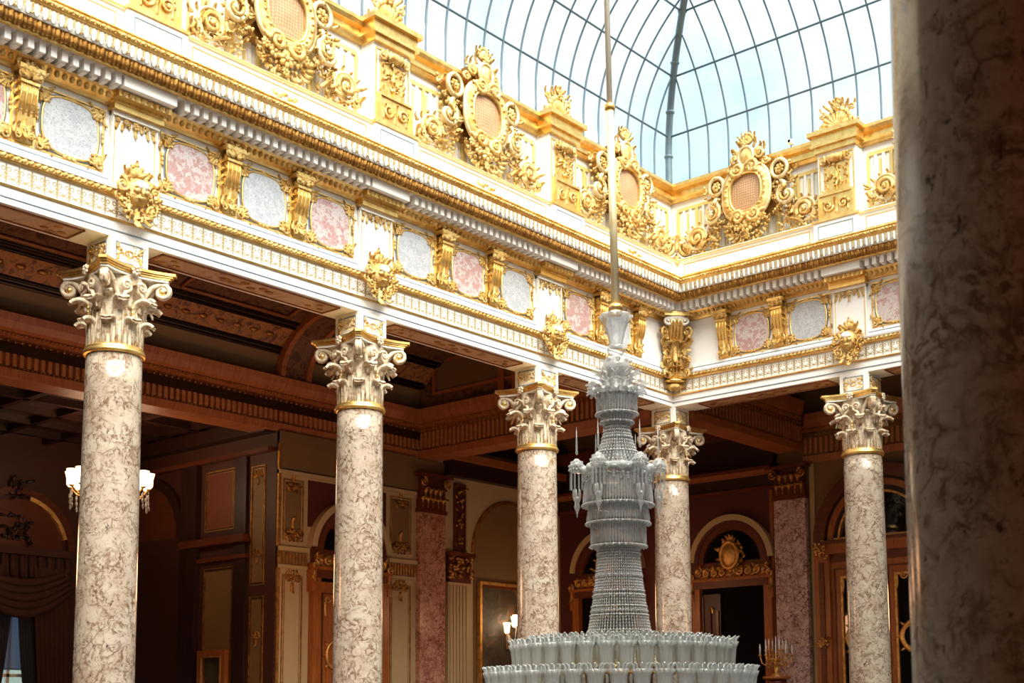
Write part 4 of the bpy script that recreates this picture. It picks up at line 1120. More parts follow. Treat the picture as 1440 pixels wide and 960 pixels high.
inner_beam(7, BW, (0, GY, 0), .08, 15, 'fluted dark beam along the back wall of the right gallery', 4.72, cA=1, depth=.1)
m = MB(); m.box(GX, -.46, 5.93, ZC, -.6, .0, PCEIL); m.box(-5.6, -.9, 6.25, 6.85, 0, .03, OLIVE); m.frame(-5.7, -.8, 6.2, 6.9, .06, 0, .07, BEAM); m.box(-3.9, -3.75, 5.93, ZC, 0, .10, BEAM); m.box(-3.55, -3.4, 5.93, ZC, 0, .10, BEAM); o = m.build('trim_8', None, (0, -.1, 0)); S(o, label='olive wall strip above the beam beside the corner column', cat='wall strip')

def panel_ornament(m, u, v, s_, up, mat=GOLD_D):
    for su in (-1, 1):
        m.scroll(u + su * .10 * s_, v, .03, .07 * s_, 1.2, 0 if su > 0 else PI, su * up, .016 * s_, mat, None, 5)
        m.leaf(u + su * .14 * s_, v, .02, up * (PI / 2 + su * .5), .16 * s_, .08 * s_, mat, .4, 3, None, 0, 5)
    m.leaf(u, v - .05 * up * s_, .03, -up * PI / 2, .16 * s_, .12 * s_, mat, .5, 3, None, 0, 6); m.flower(u, v + .02 * up, .04, .06 * s_, mat, 5)
    m.leaf(u, v, .03, up * PI / 2, .14 * s_, .1 * s_, mat, .5, 3, None, 0, 6)
def wall_panel(m, u0, u1, v0, v1, field, mat=GOLD_D):
    m.frame(u0, u1, v0, v1, .018, 0, .02, mat); m.frame(u0 + .05, u1 - .05, v0 + .05, v1 - .05, .01, 0, .012, mat); m.box(u0 + .06, u1 - .06, v0 + .06, v1 - .06, .0, .004, field)
def arch_strip(m, uc, vc, r0, r1, w0, w1, mat, a0=0, a1=PI, n=24):
    vs = []
    for i in range(n + 1):
        a = a0 + (a1 - a0) * i / n
        for r, w in ((r0, w0), (r0, w1), (r1, w1), (r1, w0)): vs.append((uc + r * math.cos(a), -w, vc + r * math.sin(a)))
    fs = []
    for i in range(n):
        for k in range(4): a = i * 4 + k; b = i * 4 + (k + 1) % 4; fs.append((a, b, b + 4, a + 4))
    fs += [(0, 1, 2, 3), tuple(n * 4 + k for k in (3, 2, 1, 0))]
    m.add(vs, fs, mat, False)
def lune(m, uc, vc, r, w0, w1, mat, n=24):
    vs = [(uc, -w1, vc)] + [(uc + r * math.cos(PI * i / n), -w1, vc + r * math.sin(PI * i / n)) for i in range(n + 1)]
    m.add(vs, [(0, i, i + 1) for i in range(1, n + 1)], mat)

# wall_left (facing the court, behind the left gallery)
WL = empty('wall_left', (GX, 0, 0), LW); S(WL, label='cream panelled wall at the back of the left gallery', cat='wall')
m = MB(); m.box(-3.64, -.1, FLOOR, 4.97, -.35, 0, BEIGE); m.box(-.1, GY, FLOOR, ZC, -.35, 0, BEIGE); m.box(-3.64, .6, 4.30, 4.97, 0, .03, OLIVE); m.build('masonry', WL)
m = MB()
for a, b in ((-3.66, -2.98), (-.98, -.22)):
    m.box(a, b, 2.56, 2.80, 0, .03, OLIVE)
    k = a + .04
    while k < b - .03: m.box(k, k + .04, 2.57, 2.78, .03, .045, GOLD_D); k += .075
    m.box(a, b, 2.80, 2.88, 0, .10, BEIGE); m.box(a, b, 2.49, 2.55, 0, .06, BEIGE); m.box(a, b, 4.2, 4.27, 0, .08, BEIGE)
m.box(-2.98, -.98, 4.2, 4.27, 0, .08, BEIGE); m.box(-3.66, -.2, 4.75, 4.98, 0, .06, OLIVE)
m.box(-3.66, -3.60, FLOOR, 4.98, 0, .05, GOLD_D)
m.build('string_course', WL)
m = MB()
for a, b in ((-3.52, -3.06), (-.88, -.32)):
    wall_panel(m, a, b, 3.0, 4.12, OLIVE); panel_ornament(m, (a + b) / 2, 4.02, 1.0, -1); panel_ornament(m, (a + b) / 2, 3.16, 1.3, -1); wall_panel(m, a, b, -1.2, 2.38, BEIGE); panel_ornament(m, (a + b) / 2, 2.30, 1.2, 1)
m.build('gilt_panels', WL)
m = MB(); m.box(-2.95, -1.0, 3.3, 4.16, 0, .012, REDW); m.build('oxblood_field', WL)
m = MB()  # arched recess and cornice in the corner room
arch_strip(m, 2.65, 3.2, 1.13, 1.21, 0, .04, GOLD_D); lune(m, 2.65, 3.2, 1.12, 0, .008, OLIVE); m.box(1.5, 3.8, FLOOR, 3.2, 0, .008, OLIVE)
m.box(.6, GY, 4.72, 5.05, 0, .2, DKWOOD); m.box(.6, GY, 5.05, 5.2, 0, .3, BEAM); m.box(.6, GY, 5.5, 5.8, 0, .25, DKWOOD); m.build('arched_recess', WL)
m = MB(); m.box(.66, 1.26, FLOOR, 2.52, 0, .10, BEIGE)
for k in range(6): m.box(.70 + k * .095, .745 + k * .095, FLOOR, 2.46, .10, .125, BEIGE)
m.box(.9, 1.24, 3.2, 4.6, 0, .03, REDW); m.frame(.9, 1.24, 3.2, 4.6, .04, .03, .05, WOOD); m.crust(.96, 1.18, 3.26, 4.54, .03, 40, .05, GOLD_D, random.Random(2))
m.box(.6, 1.36, 3.06, 3.14, 0, .22, WOOD); m.crust(.64, 1.32, 2.6, 3.05, .14, 50, .07, GOLD_D, random.Random(4)); m.box(.68, 1.3, 2.52, 3.06, 0, .13, WOOD); m.build('fluted_pilaster', WL)

def pilaster(side_rz, loc, label, mat=MRED, z1=3.9, capz=(3.9, 4.66), w=.76):
    root = empty('pilaster', loc, side_rz); tag(root, label, 'pilaster', 'veined red marble wall pilasters'); h = w / 2 - .02
    m = MB(); m.box(-h, h, .3, z1 - FLOOR, 0, .12, mat); m.build('shaft', root)
    z0 = z1 - FLOOR; ztop = capz[1] - FLOOR
    m = MB(); m.box(-h - .03, h + .03, z0 - .03, z0 + .05, 0, .15, WOOD); m.box(-h, h, z0 + .05, z0 + .25, 0, .13, WOOD)
    m.box(-h - .1, h + .1, ztop - .06, ztop, 0, .26, WOOD); m.box(-h + .02, h - .02, z0 + .25, ztop - .06, 0, .13, WOOD)
    for k in range(5): m.leaf(-h + .07 + k * (2 * h - .14) / 4, z0 + .08, .13, PI / 2, .30, .16, GOLD_D, 2.4, 4)
    for k in range(4): m.leaf(-h + .15 + k * (2 * h - .3) / 3, z0 + .24, .14, PI / 2, .34, .17, GOLD_D, 2.4, 4)
    for su in (-1, 1): m.scroll(su * (h - .02), ztop - .17, .2, .10, 1.5, PI / 2, su, .032, GOLD_D)
    m.build('capital', root)
    m = MB(); m.box(-h - .06, h + .06, 0, .3, 0, .2, MRED); m.build('base', root)
    return root
pilaster(LW, (GX, .19, FLOOR), 'red marble pilaster behind the gap between second and third columns')
pilaster(BW, (-.17, GY, FLOOR), 'mottled pink marble pilaster behind the gilded candelabrum', marble_column('rose_marble', (.60, .46, .41), (.42, .26, .22), (.15, .06, .05), (.07, .03, .03), .2, 1.0), 4.05, (4.05, 4.7), .74)

def arched_door(n, rz, loc, uc, label, hw=.86, wallm=None):
    root = empty('door_%d' % n, loc, rz); tag(root, label, 'door', kind='structure')
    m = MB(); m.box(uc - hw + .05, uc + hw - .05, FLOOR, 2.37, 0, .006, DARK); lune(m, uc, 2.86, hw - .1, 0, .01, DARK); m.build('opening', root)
    m = MB(); m.box(uc - hw - .08, uc - hw + .10, FLOOR, 2.5, 0, .14, WOODL); m.box(uc + hw - .10, uc + hw + .08, FLOOR, 2.5, 0, .14, WOODL)
    m.box(uc - hw, uc + hw, 2.36, 2.52, 0, .16, WOOD); m.box(uc - hw - .1, uc + hw + .1, 2.50, 2.56, 0, .22, WOODL); m.build('frame', root)
    m = MB(); m.box(uc - hw - .06, uc + hw + .06, 2.55, 2.9, 0, .06, WOOD); arch_strip(m, uc, 2.86, hw - .18, hw - .05, 0, .1, WOOD); arch_strip(m, uc, 2.86, hw - .05, hw + .04, 0, .12, REDW)
    arch_strip(m, uc, 2.86, hw + .02, hw + .14, 0, .16, BEIGE, .08, PI - .08); m.build('arch', root)
    m = MB(); rng = random.Random(n)
    m.box(uc - hw, uc + hw, 2.58, 2.80, .05, .09, GOLD_D)
    for k in range(9):
        u = uc - hw + .08 + k * (2 * hw - .16) / 8
        m.scroll(u, 2.68, .12, .085, 1.3, PI / 2, 1 if k < 4 else -1, .026, GATE, None, 6); m.leaf(u, 2.6, .11, PI / 2 + .5 * (1 if k < 4 else -1), .2, .12, GATE, 1.2, 3)
    m.crust(uc - hw, uc + hw, 2.57, 2.8, .10, 46, .04, GATE, rng); m.build('gilt_frieze', root)
    m = MB(); m.wblob(uc, 3.02, .16, .17, .24, .09, GATE, 0, None, 14, 8); m.oval(uc, 3.02, .20, .27, .04, .18, GATE, 6, 22)
    for k in range(10):
        a = 2 * PI * k / 10 + .2; m.leaf(uc + .18 * math.cos(a), 3.02 + .24 * math.sin(a), .14, a, .16, .11, GATE, 1.3, 3)
    for k in range(5): m.leaf(uc, 3.26, .14, PI / 2 + (k - 2) * .5, .2, .09, GATE, 1.0, 3)
    m.crust(uc - .32, uc + .32, 2.78, 3.3, .13, 40, .05, GATE, rng, None, lambda u, v: ((u - uc) / .32) ** 2 + ((v - 3.0) / .36) ** 2 < 1 and ((u - uc) / .15) ** 2 + ((v - 3.02) / .2) ** 2 > 1)
    m.build('gilt_crest', root)
    for su in (-1, 1):
        m = MB(); m.box(uc + su * (hw + .08) - .05, uc + su * (hw + .08) + .05, 2.1, 2.62, 0, .16, WOODL); m.leaf(uc + su * (hw + .08), 2.62, .16, -PI / 2, .4, .16, GATE, .9, 4); m.scroll(uc + su * (hw + .08), 2.6, .18, .08, 1.3, PI / 2, su, .026, GATE)
        m.build('gilt_corbel', root)
    return root
GATE = gold('dim_gilt', (.80, .48, .15), (.50, .25, .06), .4, .8)
D1 = arched_door(1, LW, (GX, 0, 0), -1.96, 'arched walnut doorway with gilt overdoor partly behind the second column')
m = MB()
for su in (-1, 1):
    u0, u1 = sorted((-1.96 + su * .02, -1.96 + su * .76))
    m.box(u0, u1, FLOOR, 2.3, .01, .06, WOODL); m.frame(u0 + .08, u1 - .08, -1.3, 2.1, .03, .06, .08, WOOD)
    c = (u0 + u1) / 2; m.oval(c, .95, .17, .24, .03, .08, GATE, 6, 22)
    for k in range(8): a = 2 * PI * k / 8; m.leaf(c + .17 * math.cos(a), .95 + .24 * math.sin(a), .08, a, .12, .08, GATE, 1, 3)
    for s2 in (-1, 1): m.scroll(c + s2 * .17, 1.98, .08, .07, 1.3, 0, s2, .02, GATE); m.leaf(c + s2 * .2, 1.95, .07, -PI / 2, .3, .07, GATE, .2, 3)
    m.leaf(c, 2.02, .08, PI / 2, .14, .12, GATE, 1, 3)
m.build('door_leaf', D1)
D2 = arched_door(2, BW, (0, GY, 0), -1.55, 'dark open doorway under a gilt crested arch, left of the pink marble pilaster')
m = MB(); m.box(-2.36, -1.86, FLOOR, 2.25, .01, .05, DKWOOD); m.box(-2.30, -2.26, FLOOR, 2.2, .05, .08, WOOD); m.box(-1.95, -1.90, FLOOR, 1.9, .05, .08, WOOD); m.box(-2.12, -2.08, FLOOR, 2.0, .05, .08, REDW)
m.leaf(-2.05, 1.85, .08, PI / 2, .14, .1, GATE, .8, 3); m.build('inner_door_leaf', D2)
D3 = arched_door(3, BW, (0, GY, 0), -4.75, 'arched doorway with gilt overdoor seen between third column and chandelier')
# wall_back
WB = empty('wall_back', (0, GY, 0), BW); S(WB, label='dark back wall behind the right wing and the corner room', cat='wall')
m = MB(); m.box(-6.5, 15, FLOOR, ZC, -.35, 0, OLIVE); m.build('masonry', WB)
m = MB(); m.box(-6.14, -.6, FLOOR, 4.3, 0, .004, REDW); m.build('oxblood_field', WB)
m = MB(); m.box(-6.14, -.5, 4.28, 4.36, 0, .10, WOOD); m.box(-6.14, -.5, 4.36, 4.6, 0, .06, DKWOOD); m.box(-6.14, -.5, 4.6, 4.68, 0, .22, BEAM); m.box(-6.14, -.5, 4.68, 4.74, 0, .30, WOOD); m.box(-6.14, -.5, 4.74, 5.4, 0, .12, DKWOOD); m.box(-6.14, -.5, 5.4, 5.6, 0, .4, WOOD)
m.box(-.66, -.58, FLOOR, 4.28, 0, .05, WOODL); m.box(.24, .34, FLOOR, 4.70, 0, .03, BEIGE); m.build('cornice', WB)
# big mirrored door of the right wing
D4 = empty('door_4', (0, GY, 0), BW); tag(D4, 'tall arched walnut door with gilt mirrors behind the right wing column', 'door', kind='structure')
m = MB(); uc, hw = 1.75, 1.15
for s2 in (-1, 1): m.box(uc + s2 * (hw + .08) - .16, uc + s2 * (hw + .08) + .16, FLOOR, 3.05, 0, .16, WOODL); m.box(uc + s2 * (hw + .08) - .05, uc + s2 * (hw + .08) + .05, FLOOR, 2.7, .16, .19, WOOD)
m.box(uc - hw, uc + hw, 2.86, 3.10, 0, .18, WOODL); m.box(uc - hw - .2, uc + hw + .2, 3.06, 3.12, 0, .22, WOOD); m.box(uc - hw, uc + hw, 2.7, 2.86, 0, .12, WOOD); m.build('frame', D4)
m = MB(); arch_strip(m, uc, 3.12, hw + .02, hw + .26, 0, .14, WOOD); arch_strip(m, uc, 3.12, hw - .16, hw - .04, 0, .12, WOODL); arch_strip(m, uc, 3.12, hw - .30, hw - .26, 0, .12, GATE); arch_strip(m, uc, 3.12, hw - .26, hw + .02, 0, .07, DKWOOD); lune(m, uc, 3.12, hw - .2, 0, .02, MIRROR)
m.box(uc - hw + .1, uc + hw - .1, 3.12, 3.17, 0, .1, GATE); m.build('arched_fanlight', D4)
for s2 in (-1, 1):
    m = MB(); c = uc + s2 * .55; m.box(c - .52, c + .52, FLOOR, 2.7, 0, .08, WOODL)
    m.box(c - .27, c + .27, -1.0, 2.35, .08, .09, MIRROR); m.frame(c - .31, c + .31, -1.05, 2.42, .045, .08, .12, GATE); m.frame(c - .46, c + .46, -1.2, 2.58, .03, .08, .10, WOOD)
    lf = m.build('door_leaf', D4)
    m = MB()
    for s3 in (-1, 1): m.scroll(c + s3 * .12, 2.36, .12, .07, 1.3, 0, s3, .02, GATE); m.leaf(c + s3 * .26, 2.38, .12, -PI / 2, .3, .09, GATE, .4, 3)
    m.leaf(c, 2.34, .12, PI / 2, .2, .14, GATE, 1, 4); m.oval(c, 1.22, .20, .27, .045, .13, GATE, 6, 20, 1, 1.5); m.oval(c, 1.22, .15, .2, .02, .15, GATE, 6, 20)
    for k in range(8): a = PI / 4 * k; m.leaf(c + .2 * math.cos(a), 1.22 + .27 * math.sin(a), .12, a, .10, .08, GATE, 1, 3)
    m.build('gilt_mount', lf)
m = MB()
for s2 in (-1, 1):
    c = uc + s2 * (hw + .08)
    for v in (2.78, 1.05): m.crust(c - .11, c + .11, v, v + (.34 if v > 2 else .2), .19, 26, .05, GATE, random.Random(int(v * 10)))
m.build('gilt_capital', D4)
# wall of the hall on the left, at right angles
WH = empty('wall_hall', (0, -3.67, 0), BW); S(WH, label='dark brown panelled side wall of the hall behind the left gallery', cat='wall')
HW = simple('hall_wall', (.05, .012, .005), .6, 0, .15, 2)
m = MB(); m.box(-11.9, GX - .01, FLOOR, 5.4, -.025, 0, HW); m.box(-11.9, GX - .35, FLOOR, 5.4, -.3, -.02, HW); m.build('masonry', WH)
m = MB(); m.box(-11.6, -6.2, 4.60, 4.68, 0, .16, WOOD); m.box(-11.6, -6.2, 4.95, 5.2, 0, .25, DKWOOD); m.box(-8.9, -6.9, 3.02, 3.16, 0, .14, WOOD); m.box(-8.9, -6.9, 2.72, 2.80, 0, .08, WOOD); m.build('cornice', WH)
m = MB(); wall_panel(m, -8.25, -7.35, 3.3, 4.45, simple('hall_upper_field', (.14, .032, .008), .6)); wall_panel(m, -8.25, -7.35, -1, 2.6, OLIVE); m.box(-8.9, -8.4, FLOOR, 4.6, 0, .12, DKWOOD); m.box(-7.3, -6.95, FLOOR, 4.6, 0, .06, DKWOOD)
wall_panel(m, -6.85, -6.45, 2.2, 4.4, OLIVE, GOLD_D); wall_panel(m, -6.85, -6.45, -1.2, 2.0, OLIVE, GOLD_D)
for v in (2.75, 1.25, 4.2): panel_ornament(m, -6.65, v, .8, 1)
arch_strip(m, -10.1, 3.3, 1.05, 1.25, 0, .1, DKWOOD); lune(m, -10.1, 3.3, 1.05, 0, .01, WOOD); m.build('panelling', WH)
# far wall of the hall with the window
WF = empty('wall_far', (-11.6, 0, 0), LW); S(WF, label='dark far wall of the hall with the curtained window', cat='wall')
wy = -5.66
m = MB(); m.box(-19, wy - .85, FLOOR, 5.4, -.3, 0, HW); m.box(wy + .85, -3.4, FLOOR, 5.4, -.3, 0, HW); m.box(wy - .85, wy + .85, 3.0, 5.4, -.3, 0, HW); m.box(wy - .85, wy + .85, FLOOR, -.9, -.3, 0, HW); m.build('masonry', WF)
m = MB(); arch_strip(m, wy, 3.1, .98, 1.06, 0, .10, GATE, .25, 1.35); arch_strip(m, wy, 3.1, 1.06, 1.2, 0, .12, WOOD); lune(m, wy, 3.1, .98, 0, .03, WOOD); m.crust(wy - .3, wy + .3, 3.25, 3.75, .05, 30, .07, DKWOOD, random.Random(8)); m.crust(wy - .2, wy + .2, 4.1, 4.45, .1, 24, .06, DKWOOD, random.Random(9)); m.build('arched_pelmet', WF)
W1 = empty('window_1', (-11.6, wy, 0), LW); tag(W1, 'window with grey blind at the bottom left corner', 'window', kind='structure')
m = MB(); m.frame(-.85, .85, -.9, 3.0, .07, -.15, -.08, WHITE2); m.box(-.03, .03, -.9, 3.0, -.15, -.08, WHITE2); m.box(-.85, .85, .62, .68, -.15, -.08, WHITE2); m.build('window_frame', W1)
m = MB(); m.box(-.8, .8, -.85, 2.95, -.12, -.11, PANE); m.build('pane', W1)
m = MB(); m.box(-.78, .78, .78, 2.9, -.07, -.06, BLIND); m.tube([(-.78, .06, .77), (.78, .06, .77)], .02, BLIND, 6); o = m.build('roller_blind', None, (-11.6, wy, 0), LW); tag(o, 'blue grey roller blind half drawn over the bottom left window', 'blind')
m = MB(); m.box(-4, 4, -3, 2.2, -3.2, -3.0, simple('garden_haze', (.45, .55, .45), .9, 0, .5, 2)); o = m.build('garden_hedge', None, (-11.6, wy, 0), LW); tag(o, 'pale garden greenery outside the bottom left window', 'hedge')
def curtain(name, pts, z0, z1, mat, tie=None, label='', cat='curtain', amp=.05, n=40, w0=.2):
    m = MB(); rows = 12; vs = []
    for j in range(rows + 1):
        v = z1 + (z0 - z1) * j / rows; (a0, b0), (a1, b1) = pts
        t = j / rows; te = t ** 1.5
        a = a0 + (a1 - a0) * te; b = b0 + (b1 - b0) * te
        for i in range(n + 1):
            q = i / n; vs.append((a + (b - a) * q, -(w0 + amp * math.sin(q * 2 * PI * 7) * (.6 + .4 * t)), v))
    N = len(vs); vs += [(x, y - .008, z) for x, y, z in vs]; fs = []
    for j in range(rows):
        for i in range(n): a = j * (n + 1) + i; q = (a, a + 1, a + n + 2, a + n + 1); fs += [q[::-1], tuple(k + N for k in q)]
    m.add(vs, fs, mat, True); o = m.build(name, None, (-11.6, wy, 0), LW); tag(o, label, cat); return o
curtain('curtain', ((.30, 1.05), (.72, 1.15)), FLOOR, 2.75, CURT, None, 'brown brocade curtain hanging at the right of the bottom left window')
curtain('curtain', ((-1.05, -.30), (-1.15, -.72)), FLOOR, 2.75, CURT, None, 'brown brocade curtain on the far side of the bottom left window')
o = curtain('lace_curtain', ((.05, .55), (.55, .85)), FLOOR, 2.3, LACE, None, 'dark lace curtain drawn aside to the right of the window', 'curtain', .03, 40, .08); o.location.x -= .0
o = curtain('lace_curtain', ((-.55, -.05), (-.85, -.55)), FLOOR, 2.3, LACE, None, 'dark lace curtain drawn aside to the left of the window', 'curtain', .03, 40, .08)
for o2 in (o,): pass
m = MB()
for k in range(5):
    pts = [(-1.1 + 2.2 * i / 16, -.16 - .02 * k - .10 * math.sin(PI * i / 16), 2.72 - .10 * k - (.30 + .05 * k) * math.sin(PI * i / 16)) for i in range(17)]
    m.tube(pts, [.04 + .05 * math.sin(PI * i / 16) for i in range(17)], CURT, 7)
m.box(-1.1, 1.1, 2.40, 3.12, .03, .06, CURT); m.box(-1.1, 1.1, 2.98, 3.12, .05, .2, CURT)
for k in range(12): m.tube([(-1.05 + .19 * k, -.09, 3.0), (-1.03 + .19 * k, -.12, 2.55)], .06, CURT, 6)
o = m.build('swag_valance', None, (-11.6, wy, 0), LW); tag(o, 'draped brown swag valance over the bottom left window', 'valance')
# right side gallery around the camera
m = MB(); m.box(-23 * -1, 0, FLOOR, ZC, -.3, 0, OLIVE); m = MB(); m.box(-6, 23, FLOOR, ZC, -.3, 0, REDW); o = m.build('wall_right', None, (16, 0, 0), RW); S(o, label='cream wall of the near gallery behind the camera', cat='wall')
m = MB(); m.box(-16, 12, FLOOR - 5, 9.2, -.3, 0, OLIVE) ; o = m.build('wall_end', None, (9.7, -19, 0), PI); S(o, label='olive end wall of the left gallery outside the view', cat='wall'); o.location = (0, -19.2, 0)

# ------------------------------------------------------------------ furnishings
m = None
P1 = empty('framed_painting', (GX, 2.50, 0), LW); tag(P1, 'large dark oil painting in a gilt frame behind the third column', 'painting')
m = MB(); m.box(-.80, .80, -.7, 2.50, .02, .05, POIL); m.build('canvas', P1)
m = MB(); m.frame(-.90, .90, -.8, 2.60, .06, .02, .12, GATE); m.frame(-.84, .84, -.74, 2.54, .06, .02, .08, WOOD); m.build('gilt_frame', P1)
P2 = empty('framed_painting', (-7.85, -3.66, 0), BW); tag(P2, 'small dark picture in a brown frame low on the hall wall', 'painting')
m = MB(); m.box(-.28, .28, .2, .92, .02, .05, POIL); m.build('canvas', P2); m = MB(); m.frame(-.42, .42, .06, 1.06, .12, .02, .12, WOODL); m.frame(-.31, .31, .17, .95, .03, .10, .13, GATE); m.build('frame', P2)
def lamp_group(root, spots, s_=1., lit=True):
    for (x, y, z) in spots:
        m = MB(); m.lathe([(.025 * s_, z), (.05 * s_, z + .03 * s_), (.055 * s_, z + .12 * s_), (.075 * s_, z + .2 * s_)], LAMPG, 12, (x, y)); m.build('lamp_shade', root)
def LG_():
    m, nt, out = nodes('lit_shade_glass'); e = nt.nodes.new('ShaderNodeEmission'); e.inputs[1].default_value = 3.2
    tc = nt.nodes.new('ShaderNodeLayerWeight'); tc.inputs[0].default_value = .5
    c = ramp(nt, tc.outputs['Facing'], [(.2, (1, .85, .6)), (.8, (1., .45, .12))]); nt.links.new(c, e.inputs[0]); nt.links.new(e.outputs[0], out.inputs[0]); return m
LAMPG = LG_()
HC = empty('lit_chandelier', (-8.1, -5.8, 0)); tag(HC, 'lit gilt and crystal chandelier glowing behind the leftmost column', 'chandelier')
m = MB(); m.tube([(0, 0, 5.3), (0, 0, 4.3)], .02, GATE, 6); m.lathe([(.03, 4.4), (.1, 4.2), (.06, 4.05), (.14, 3.85), (.08, 3.7), (.02, 3.55)], GATE, 16)
N = 14
for k in range(N):
    a = 2 * PI * k / N; c, s_ = math.cos(a), math.sin(a); m.tube([(.08 * c, .08 * s_, 3.8), (.3 * c, .3 * s_, 3.68), (.55 * c, .55 * s_, 3.74), (.66 * c, .66 * s_, 3.86)], .016, GATE, 6); m.lathe([(.02, 3.84), (.06, 3.87), (.02, 3.88)], GATE, 10, (.66 * c, .66 * s_))
m.build('body', HC)
lamp_group(HC, [(.66 * math.cos(2 * PI * k / N), .66 * math.sin(2 * PI * k / N), 3.88) for k in range(N)] + [(.4 * math.cos(2 * PI * (k + .5) / 5), .4 * math.sin(2 * PI * (k + .5) / 5), 4.05) for k in range(5)] + [(.15, 0, 4.15), (-.15, .1, 4.15)], 1.35)
for k in range(N):
    a = 2 * PI * k / N; m = MB()
    m.tube([(.66 * math.cos(a), .66 * math.sin(a), 3.86), (.66 * math.cos(a), .66 * math.sin(a), 3.50)], .008, CRYB, 5)
    for j in range(3): m.blob((.66 * math.cos(a) + .012 * (j - 1), .66 * math.sin(a), 3.72 - .10 * j), (.022, .022, .05), CRYB, None, 6, 4)
    m.build('crystal_drop', HC)
# wall light left of the third column
WLp = empty('wall_light', (-5.9, 2.50, 0)); tag(WLp, 'lit white tulip wall light on the painting beside the third column', 'wall light')
m = MB(); m.tube([(-.14, 0, 1.45), (0, -.05, 1.32), (.0, -.16, 1.35), (0, -.2, 1.5)], .014, CRYB, 6); m.tube([(-.14, 0, 1.45), (0, .06, 1.38), (0, .1, 1.66)], .014, CRYB, 6)
m.lathe([(.05, 1.3), (.07, 1.4), (.03, 1.5)], CRYB, 12, (-.14, 0)); m.box(-.17, -.13, 1.2, 1.6, -.05, .05, GATE); m.build('bracket_arm', WLp)
lamp_group(WLp, [(0, -.2, 1.52), (0, .10, 1.70), (.02, .02, 1.66)], 1.15)
# girandole on a pedestal before the pink pilaster
CD = empty('candelabrum', (-.25, 3.75, 0)); tag(CD, 'gilded many-armed candelabrum with white candles before the pink marble pilaster', 'candelabrum')
m = MB(); m.lathe([(.13, .52), (.10, .56), (.04, .60), (.05, .68), (.035, .74), (.055, .8), (.02, .86), (.03, .95), (.012, 1.1)], GATE, 16); m.build('stem', CD)
m = MB(); cps = []
for r, z, n in ((.32, .92, 10), (.20, 1.02, 6)):
    for k in range(n):
        a = 2 * PI * (k + .3) / n; c, s_ = math.cos(a), math.sin(a)
        m.tube([(.02 * c, .02 * s_, z - .18), (r * .5 * c, r * .5 * s_, z - .22), (r * .9 * c, r * .9 * s_, z - .14), (r * c, r * s_, z)], .012, GATE, 6); m.lathe([(.012, z - .01), (.035, z), (.02, z + .03)], GATE, 8, (r * c, r * s_)); cps.append((r * c, r * s_, z + .03))
        m.blob((r * .6 * c, r * .6 * s_, z - .17), .028, GATE, None, 6, 4)
m.build('arms', CD)
cps.append((0, 0, 1.1)); cn = None
for q in cps:
    if cn is None:
        mm = MB(); mm.lathe([(.012, 0), (.013, .15), (.006, .17), (.002, .2)], CANDLE, 8); cn = mm.build('candle', CD); o = cn
    else: o = cn.copy(); COL.objects.link(o)
    o.location = q
PD = empty('pedestal', (-.25, 3.75, FLOOR)); tag(PD, 'walnut pedestal carrying the gilded candelabrum', 'pedestal')
m = MB(); m.lathe([(.24, 2.06), (.27, 2.08), (.27, 2.12), (.24, 2.12)], WOODL, 28); m.build('top', PD)
m = MB(); m.lathe([(.26, 0), (.26, .1), (.16, .2), (.10, .5), (.13, 1.2), (.09, 1.7), (.16, 1.95), (.2, 2.06)], WOOD, 20); m.build('stem', PD)
# security camera on the rail
SCm = empty('security_camera', (2.46, -.02, 9.07)); tag(SCm, 'small white security camera on the parapet rail of the right wing', 'camera')
m = MB(); m.lathe([(.03, 0), (.03, .015), (.012, .02), (.012, .07)], PLASTIC, 10); m.build('mount', SCm)
m = MB(); m.box(-.035, .035, .07, .13, -.03, .10, PLASTIC); m.build('body', SCm); m = MB(); m.blob((0, -.10, .10), (.025, .012, .025), DARK, None, 8, 5); m.build('lens', SCm)

# ------------------------------------------------------------------ light
W = bpy.data.worlds.new('World'); SC.world = W; W.use_nodes = True; nt = W.node_tree; nt.nodes.clear()
wo = nt.nodes.new('ShaderNodeOutputWorld'); bg = nt.nodes.new('ShaderNodeBackground')
tc = nt.nodes.new('ShaderNodeTexCoord'); nn = nt.nodes.new('ShaderNodeTexNoise'); nn.inputs['Scale'].default_value = 2.2; nn.inputs['Detail'].default_value = 5
nt.links.new(tc.outputs['Generated'], nn.inputs['Vector'])
c = ramp(nt, nn.outputs['Fac'], [(.38, (.62, .84, .97)), (.58, (.97, 1.0, 1.0))])
nt.links.new(c, bg.inputs[0]); bg.inputs[1].default_value = .56; nt.links.new(bg.outputs[0], wo.inputs[0])
def sun(name, d, e, ang, col):
    L = bpy.data.lights.new(name, 'SUN'); L.energy = e; L.angle = math.radians(ang); L.color = col
    o = bpy.data.objects.new(name, L); COL.objects.link(o); o.rotation_euler = Vector(d).to_track_quat('-Z', 'Y').to_euler(); return o
sun('hazy_sun', (-.66, .30, -1.0), 7.5, 60, (1.0, .925, .81))
def point(name, loc, e, col, r=.15):
    L = bpy.data.lights.new(name, 'POINT'); L.energy = e; L.color = col; L.shadow_soft_size = r; o = bpy.data.objects.new(name, L); COL.objects.link(o); o.location = loc
point('hall_lamp_light', (-8.1, -5.8, 4.5), 22, (1, .6, .3))
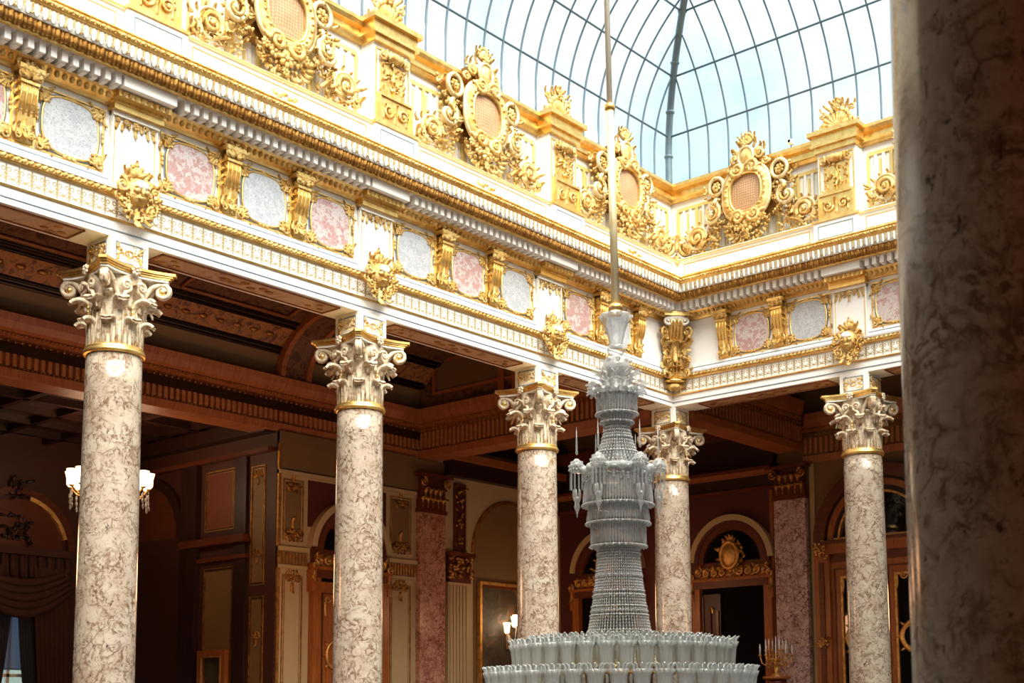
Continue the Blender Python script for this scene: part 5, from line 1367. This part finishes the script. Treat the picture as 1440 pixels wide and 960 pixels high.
point('hall_lamp_light', (-5.2, 2.4, 1.9), 8, (1, .65, .35))
point('gallery_warm_fill', (-3.6, -5.2, 2.0), 55, (1, .48, .22), .4)  # added fill to warm the left gallery walls, no fitting here
point('gallery_warm_fill', (-3.2, 2.0, 2.0), 22, (1, .5, .25), .4)  # added warm fill for the corner room
point('gallery_warm_fill', (3.5, 2.2, 1.6), 22, (1, .5, .25), .4)  # added warm fill for the right gallery
point('gallery_warm_fill', (-3.6, -10.5, 2.0), 45, (1, .48, .22), .4)  # added warm fill, near part of the left gallery
point('gallery_warm_fill', (14.3, -15.4, 1.2), 13, (1, .30, .10), .3)  # added out-of-view fill, warms the near column

# ------------------------------------------------------------------ camera
cd = bpy.data.cameras.new('Camera'); co = bpy.data.objects.new('Camera', cd); COL.objects.link(co); SC.camera = co
yaw, pit, rol = CAMROT = (math.radians(129.3454), math.radians(6.5448), math.radians(-.4223))
F = Vector((math.cos(pit) * math.cos(yaw), math.cos(pit) * math.sin(yaw), math.sin(pit))); R0 = F.cross(Vector((0, 0, 1))).normalized(); U0 = R0.cross(F)
R1 = R0 * math.cos(rol) + U0 * math.sin(rol); U1 = -R0 * math.sin(rol) + U0 * math.cos(rol)
Mx = Matrix((R1, U1, -F)).transposed().to_4x4(); Mx.translation = Vector((12.3778, -18.2981, 0)); co.matrix_world = Mx
cd.sensor_width = 36; cd.lens = 1821.5 / 1440 * 36; cd.shift_x = (720 - 783.42) / 1440; cd.shift_y = (782.35 - 480) / 1440
cd.clip_start = .05; cd.clip_end = 200
cd.dof.use_dof = True; cd.dof.focus_distance = 18; cd.dof.aperture_fstop = 4.0
SC.view_settings.view_transform = 'Standard'; SC.view_settings.look = 'None'; SC.view_settings.gamma = 1; SC.view_settings.use_curve_mapping = False
SC.view_settings.exposure = 1.15
SC.cycles.max_bounces = 8; SC.cycles.diffuse_bounces = 4; SC.cycles.glossy_bounces = 3; SC.cycles.transparent_max_bounces = 24; SC.cycles.transmission_bounces = 3
SC.cycles.sample_clamp_indirect = 6
